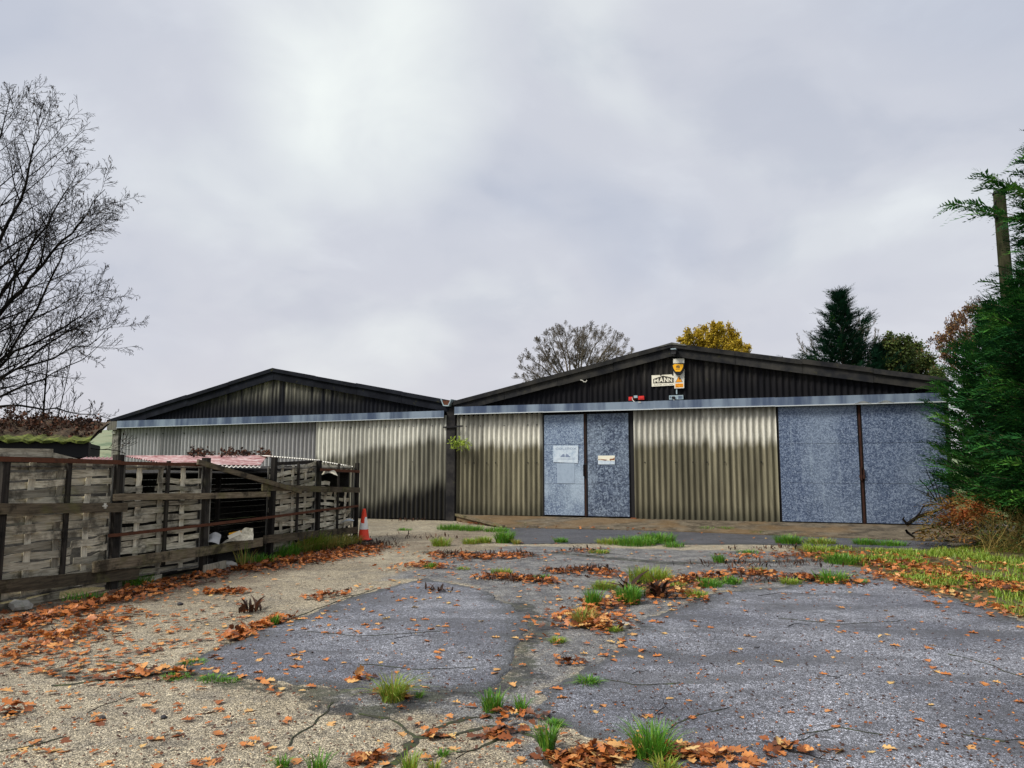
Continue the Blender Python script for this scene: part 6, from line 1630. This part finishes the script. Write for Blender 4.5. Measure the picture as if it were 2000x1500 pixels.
# two taller dead dock plants in the big drift and one lone one on the concrete
for u, v, h, lbl in ((1230, 1165, .42, 'tall dead dock plant standing left in the biggest leaf drift'), (1288, 1168, .34, 'dead dock plant standing right in the biggest leaf drift'), (488, 1195, .24, 'lone dead curled weed on the pale concrete')):
    c = G(u, v); o = curled([Vector((rnd.gauss(0, .05), rnd.gauss(0, .05), 0)) for _ in range(22)], 'dead_weed', m_dock, h*.4, h, .5); o.location = c; tag(o, lbl, 'weed')

# grass tufts
def blades(n, rad, h, wid, seed, flat=0.5):
    r_ = random.Random(seed); V, F, va = [], [], []; b = 0
    for _ in range(n):
        a = r_.uniform(0, 6.28); q = rad*math.sqrt(r_.random()); x, y = q*math.cos(a), q*math.sin(a); a2 = a+r_.gauss(0, .7); L = h*r_.uniform(.45, 1.1); out_ = flat*r_.uniform(.2, 1.2)*(0.3+q/rad); s = (-math.sin(a2), math.cos(a2)); k = 4; vv = r_.random(); w = wid*r_.uniform(.6, 1.2)
        for i in range(k+1):
            t = i/k; d = L*out_*t*t; z = L*(t-0.30*out_*t*t*t); ww = w*(1-t)**0.7*(0.6+0.8*t) if i < k else 0.0006
            cx, cy = x+math.cos(a2)*d, y+math.sin(a2)*d
            V += [(cx-s[0]*ww, cy-s[1]*ww, z), (cx+s[0]*ww, cy+s[1]*ww, z)]
        for i in range(k): F.append((b+2*i, b+2*i+1, b+2*i+3, b+2*i+2))
        va += [vv]*(2*(k+1)); b = len(V)
    return V, F, va
def tuft(u, v, rad, h, n, label, mat=None, wid=0.004, flat=0.5, group='grass tufts growing through the yard'):
    c = G(u, v); V, F, va = blades(n, rad, h, wid, int(u*7+v), flat*1.35)
    o = obj('grass_tuft', np_mesh('grass_tuft', V, F, mat or m_grass, va), None, c); tag(o, label, 'grass tuft', group)
TU = [(768, 1368, .07, .19, 120, 'bright arching grass tuft left of centre on the asphalt edge', m_grass, .9), (962, 1388, .06, .14, 90, 'dark upright grass tuft below the centre asphalt', m_grass_d, .45), (1018, 1392, .03, .12, 36, 'small grass tuft just right of the dark upright tuft', m_grass_d, .5),
      (1068, 1465, .04, .17, 70, 'tall narrow green weed on the concrete edge near the front', m_grass_d, .35), (1085, 1418, .035, .05, 50, 'low round leafy weed above the tall narrow weed', m_grass_d, 1.0), (1275, 1482, .085, .20, 170, 'largest green grass tuft at the front among leaves', m_grass_d, .55), (1300, 1512, .06, .10, 70, 'pale grass tuft at the bottom edge under the largest tuft', m_grass, .7),
      (620, 1512, .04, .12, 40, 'green tuft cut by the bottom edge left of centre', m_grass_d, .5), (553, 1498, .03, .07, 30, 'tiny leafy weed at the bottom edge', m_grass_d, .8), (800, 1512, .04, .12, 45, 'yellowish tuft at the bottom edge near centre', m_grass, .5), (848, 1508, .03, .07, 30, 'small pale tuft beside the yellowish bottom tuft', m_grass, .7), (866, 1476, .025, .04, 30, 'tiny green weed in the joint of the concrete', m_grass_d, .9),
      (1150, 1336, .07, .07, 90, 'low wide grass tuft on the grey asphalt between the patches', m_grass_d, 1.2), (1088, 1254, .07, .06, 60, 'low yellow green moss tuft left of the biggest drift', m_grass, 1.0), (537, 1222, .03, .13, 30, 'small grass tuft at the end of the leaf row on the asphalt edge', m_grass_d, .4), (818, 1362, .025, .05, 24, 'tiny weed right of the bright arching tuft', m_grass_d, .8),
      (1228, 1178, .13, .22, 170, 'deep green grass clump in the biggest leaf drift', m_grass_d, .4), (1158, 1190, .07, .24, 90, 'tall green grass tuft at the left end of the biggest drift', m_grass_d, .3), (1140, 1222, .10, .20, 90, 'yellowing grass tuft in the biggest drift', m_grass_y, .5), (1270, 1138, .26, .24, 260, 'wide bright grass clump behind the biggest drift', m_grass, .5), (1180, 1150, .14, .12, 140, 'rounded bright green cushion left of the wide grass clump', m_grass, .7), (1200, 1232, .07, .05, 60, 'small lime cushion at the foot of the biggest drift', m_grass, .9),
      (1320, 1152, .10, .12, 70, 'lime tuft right of the wide grass clump', m_grass, .6), (1360, 1166, .12, .10, 80, 'pale green tuft by the right asphalt edge', m_grass, .7), (1385, 1145, .16, .12, 100, 'loose green tuft at the back of the right asphalt', m_grass_d, .7), (1430, 1140, .12, .12, 70, 'small bright tuft at the back of the right asphalt', m_grass_d, .7),
      (985, 1060, .17, .30, 200, 'dark green grass clump at the left end of the asphalt strip', m_grass_d, .5), (945, 1060, .16, .16, 120, 'bright tuft left of the dark clump by the strip', m_grass, .6), (1008, 1063, .08, .14, 50, 'yellow tuft right of the dark clump by the strip', m_grass_y, .6), (918, 1062, .16, .14, 110, 'green tuft on the bare ground before the valley post', m_grass, .6), (862, 1066, .18, .20, 140, 'bright grass tuft behind the brown dock drift', m_grass, .6),
      (882, 1034, .36, .16, 220, 'grass patch at the foot of the valley post', m_grass_d, .7), (920, 1036, .30, .16, 180, 'grass patch along the slanting ramp edging', m_grass_d, .7), (970, 1038, .3, .14, 160, 'dark grass patch at the corner of the ramp', m_grass_d, .8), (790, 1036, .18, .08, 60, 'low dark tuft in front of the left barn wall', m_grass_d, .9), (1025, 1028, .28, .12, 130, 'dark low grass on the left end of the ramp', m_grass_d, .9),
      (1096, 1060, .13, .14, 90, 'small bright tuft on the asphalt strip before the doors', m_grass_d, .7), (1190, 1062, .26, .14, 150, 'long low grass patch left before the doors', m_grass, .7), (1240, 1064, .40, .20, 340, 'broad bright grass patch before the metal doors', m_grass_d, .6), (1285, 1060, .34, .24, 300, 'tall bright grass patch right of the broad patch', m_grass_d, .5), (1315, 1068, .2, .13, 90, 'small grass fringe right of the tall grass patch', m_grass_d, .8), (1170, 1080, .18, .08, 100, 'yellow green cushion before the long low patch', m_grass, .9),
      (1382, 1038, .17, .15, 110, 'left grass tuft on the ramp under the corrugated panel', m_grass_d, .6), (1420, 1039, .16, .15, 110, 'middle grass tuft on the ramp under the corrugated panel', m_grass_d, .6), (1482, 1043, .22, .10, 110, 'right low tuft on the ramp under the corrugated panel', m_grass_d, .8), (1622, 1046, .14, .06, 60, 'tiny pale tuft on the ramp before the big blue doors', m_grass, .9),
      (1540, 1062, .24, .22, 220, 'round bright grass clump at the right end of the strip', m_grass_d, .6), (1600, 1062, .3, .15, 200, 'low grass clump before the left big blue door', m_grass, .7), (1690, 1064, .22, .16, 160, 'grass clump before the right big blue door', m_grass_d, .7), (1740, 1066, .26, .14, 170, 'dark grass clump near the brush pile', m_grass_d, .7), (1645, 1100, .26, .20, 220, 'dark grass clump on the edge of the verge', m_grass_d, .6), (1600, 1078, .3, .14, 160, 'yellow green grass patch behind the dark verge clump', m_grass, .7),
      (1545, 1140, .13, .10, 80, 'rounded yellow tuft at the back edge of the right asphalt', m_grass, .8), (1625, 1138, .2, .20, 110, 'sparse dark tuft at the back edge of the right asphalt', m_grass_d, .5), (1680, 1140, .08, .08, 40, 'tiny dark tuft right of the sparse dark tuft', m_grass_d, .7), (1480, 1118, .12, .10, 70, 'small yellowish tuft among dead docks', m_grass_y, .7),
      (1405, 1098, .1, .16, 60, 'thin dark tuft right of the wide grass clump', m_grass_d, .5), (1460, 1080, .2, .08, 60, 'low green tuft behind the dead docks', m_grass_d, .9), (775, 1115, .0, .0, 0, '', None, 0), (840, 1110, .09, .10, 50, 'green tuft on the small brown drift by the concrete', m_grass_d, .6), (905, 1112, .1, .05, 40, 'faint lime cushion on the grey concrete', m_grass, .9), (980, 1120, .15, .09, 80, 'lime tuft behind the middle leaf drift', m_grass, .7), (1060, 1132, .12, .08, 60, 'green tuft in the middle leaf drift', m_grass_d, .7),
      (380, 1296, .08, .04, 70, 'low green weeds at the pointed tip of the asphalt', m_grass_d, 1.2), (345, 1324, .09, .04, 70, 'creeping green weeds left of the asphalt tip', m_grass_d, 1.2), (415, 1328, .09, .04, 70, 'creeping green weeds below the asphalt tip', m_grass_d, 1.2), (450, 1330, .06, .03, 50, 'last creeping weeds along the lower asphalt edge', m_grass_d, 1.2),
      (262, 1140, .22, .16, 120, 'green grass at the fence foot near the second post', m_grass_d, .8), (505, 1102, .22, .20, 130, 'green grass tuft at the fence foot right of the gap', m_grass_d, .7), (553, 1086, .26, .26, 200, 'lush green grass at the fence foot before the fourth panel', m_grass_d, .7), (600, 1074, .34, .42, 260, 'tall green and straw grass against the fence', m_grass, .6), (640, 1072, .34, .34, 260, 'straw coloured long grass against the last panel', m_grass_y, .9), (575, 1080, .26, .34, 180, 'straw tuft left of the tall fence grass', m_grass_y, .8), (680, 1064, .26, .26, 160, 'yellow green long grass beside the traffic cone', m_grass_y, .8), (478, 1108, .12, .40, 26, 'few tall dry stalks in front of the fence gap', m_grass_y, .4), (160, 1170, .2, .10, 60, 'dark grass under the lowest rail near the front post', m_grass_d, .8)]
for u, v, rad, h, n, lbl, mt, fl in TU:
    if n: tuft(u, v, rad*1.15, h*1.05, int(n*2.0), lbl, mt, 0.0052 if G(u, v).y < 8 else 0.0095, fl)

# verge grass on the right
poly = np.vstack([P2([(1560, 1066), (1790, 1078), (1860, 1066)]), [[10.8, 16.9], [14, 16.5], [14, 9.5]], P2([(2100, 1238), (2000, 1205), (1900, 1172), (1800, 1146), (1700, 1108), (1590, 1090)])])
lo, hi = poly.min(0), poly.max(0); n = 110000
Pp = rng.uniform(lo, hi, (n, 2)); Pp = Pp[inside(Pp, poly)]
den = np.array([mnoise.noise(Vector((p[0]*1.1, p[1]*1.1, 2)))+0.6*mnoise.noise(Vector((p[0]*3.1, p[1]*3.1, 5))) for p in Pp])
Pp, den = Pp[den+rng.normal(0, .22, len(den)) > 0.16], den[den+0 > -9][:0]
dn2 = np.array([mnoise.noise(Vector((p[0]*0.9, p[1]*0.9, 12))) for p in Pp])
n = len(Pp); a = rng.uniform(0, 6.28, n); h = rng.uniform(.025, .115, n)*(1+0.8*dn2); w = rng.uniform(.004, .009, n); out_ = rng.uniform(.2, 1.1, n)
d = np.stack([np.cos(a), np.sin(a), np.zeros(n)], 1); s = np.stack([-np.sin(a), np.cos(a), np.zeros(n)], 1); B0 = np.column_stack([Pp, np.zeros(n)])
mid = B0+d*(h*out_*.3)[:, None]+np.column_stack([np.zeros((n, 2)), h*.6]); tip = B0+d*(h*out_)[:, None]+np.column_stack([np.zeros((n, 2)), h*(1-.3*out_)])
Vg = np.stack([B0-s*w[:, None], B0+s*w[:, None], mid+s*w[:, None]*.8, mid-s*w[:, None]*.8, tip+s*0.0005, tip-s*0.0005], 1).reshape(-1, 3); bi = np.arange(n)[:, None]*6
Fg = np.concatenate([bi+np.array([[0, 1, 2, 3]]), bi+np.array([[3, 2, 4, 5]])])
tag(obj('verge_grass', np_mesh('verge_grass', Vg, Fg, m_grass, np.repeat(np.clip(rng.random(n)*.85+.10+dn2*.5, 0, 1), 6))), kind='stuff')

# twigs
def twig(pxs, r_, label, z=0.02, forks=()):
    pts = [G(u, v)+Vector((0, 0, z+rnd.uniform(0, .015))) for u, v in pxs]; q = []
    for i in range(len(pts)-1): q += [pts[i], pts[i].lerp(pts[i+1], .5)+Vector((rnd.gauss(0, .012), rnd.gauss(0, .012), rnd.uniform(0, .01)))]
    q.append(pts[-1]); lines = [(q, [r_*(1-.6*i/(len(q)-1)) for i in range(len(q))])]
    for f in forks:
        p = q[f]; e = p+Vector((rnd.gauss(0, .08), rnd.gauss(0, .08), .03)); lines.append(([p, p.lerp(e, .5), e], [r_*.6, r_*.5, r_*.3]))
    c = q[0].copy(); o = tubes_np([([p-c for p in a], [x*0.6 for x in b_]) for a, b_ in lines], 'twig', m_bark, None); o.location = c; tag(o, label, 'twig')
twig([(170, 1400), (225, 1378), (283, 1358)], .006, 'long thin twig on the concrete at lower left'); twig([(45, 1462), (95, 1448)], .005, 'short twig near the lower left edge')
twig([(770, 1253), (805, 1248), (850, 1252)], .007, 'curved twig on the centre asphalt patch', forks=(2,)); twig([(1540, 1228), (1560, 1223), (1582, 1227)], .010, 'thick bent twig at the back of the right asphalt')
twig([(1616, 1328), (1640, 1330), (1648, 1325)], .008, 'short curved twig in the middle of the right asphalt'); twig([(890, 1490), (915, 1479), (935, 1482)], .006, 'arched twig on the concrete near the bottom edge'); twig([(1480, 1168), (1530, 1162), (1600, 1166)], .008, 'long straight twig across the back of the right asphalt', forks=(1,))
twig([(1540, 1480), (1600, 1490), (1650, 1500)], .009, 'dark branched twig under leaves at the bottom right', forks=(1, 2, 3)); twig([(1235, 1322), (1255, 1318), (1275, 1322)], .006, 'small twig on the asphalt left of a mossy patch'); twig([(650, 1225-50), (690, 1168)], .006, 'small dark twig on the pale concrete above the asphalt')
twig([(1000, 1028+62), (1046, 1088)], .012, 'dark stick across the brown dock drift'); twig([(1145, 1088), (1190, 1084), (1225, 1088)], .008, 'dark stick on the worn ground before the doors'); twig([(1280, 1404), (1300, 1388), (1318, 1402)], .006, 'tangle of small twigs on the right asphalt near the front', forks=(0, 1, 2)); twig([(395, 1222), (430, 1218)], .005, 'small twig on the leafy concrete near the fence')
twig([(445, 1200), (480, 1203)], .005, 'small twig beside the lone dead weed')
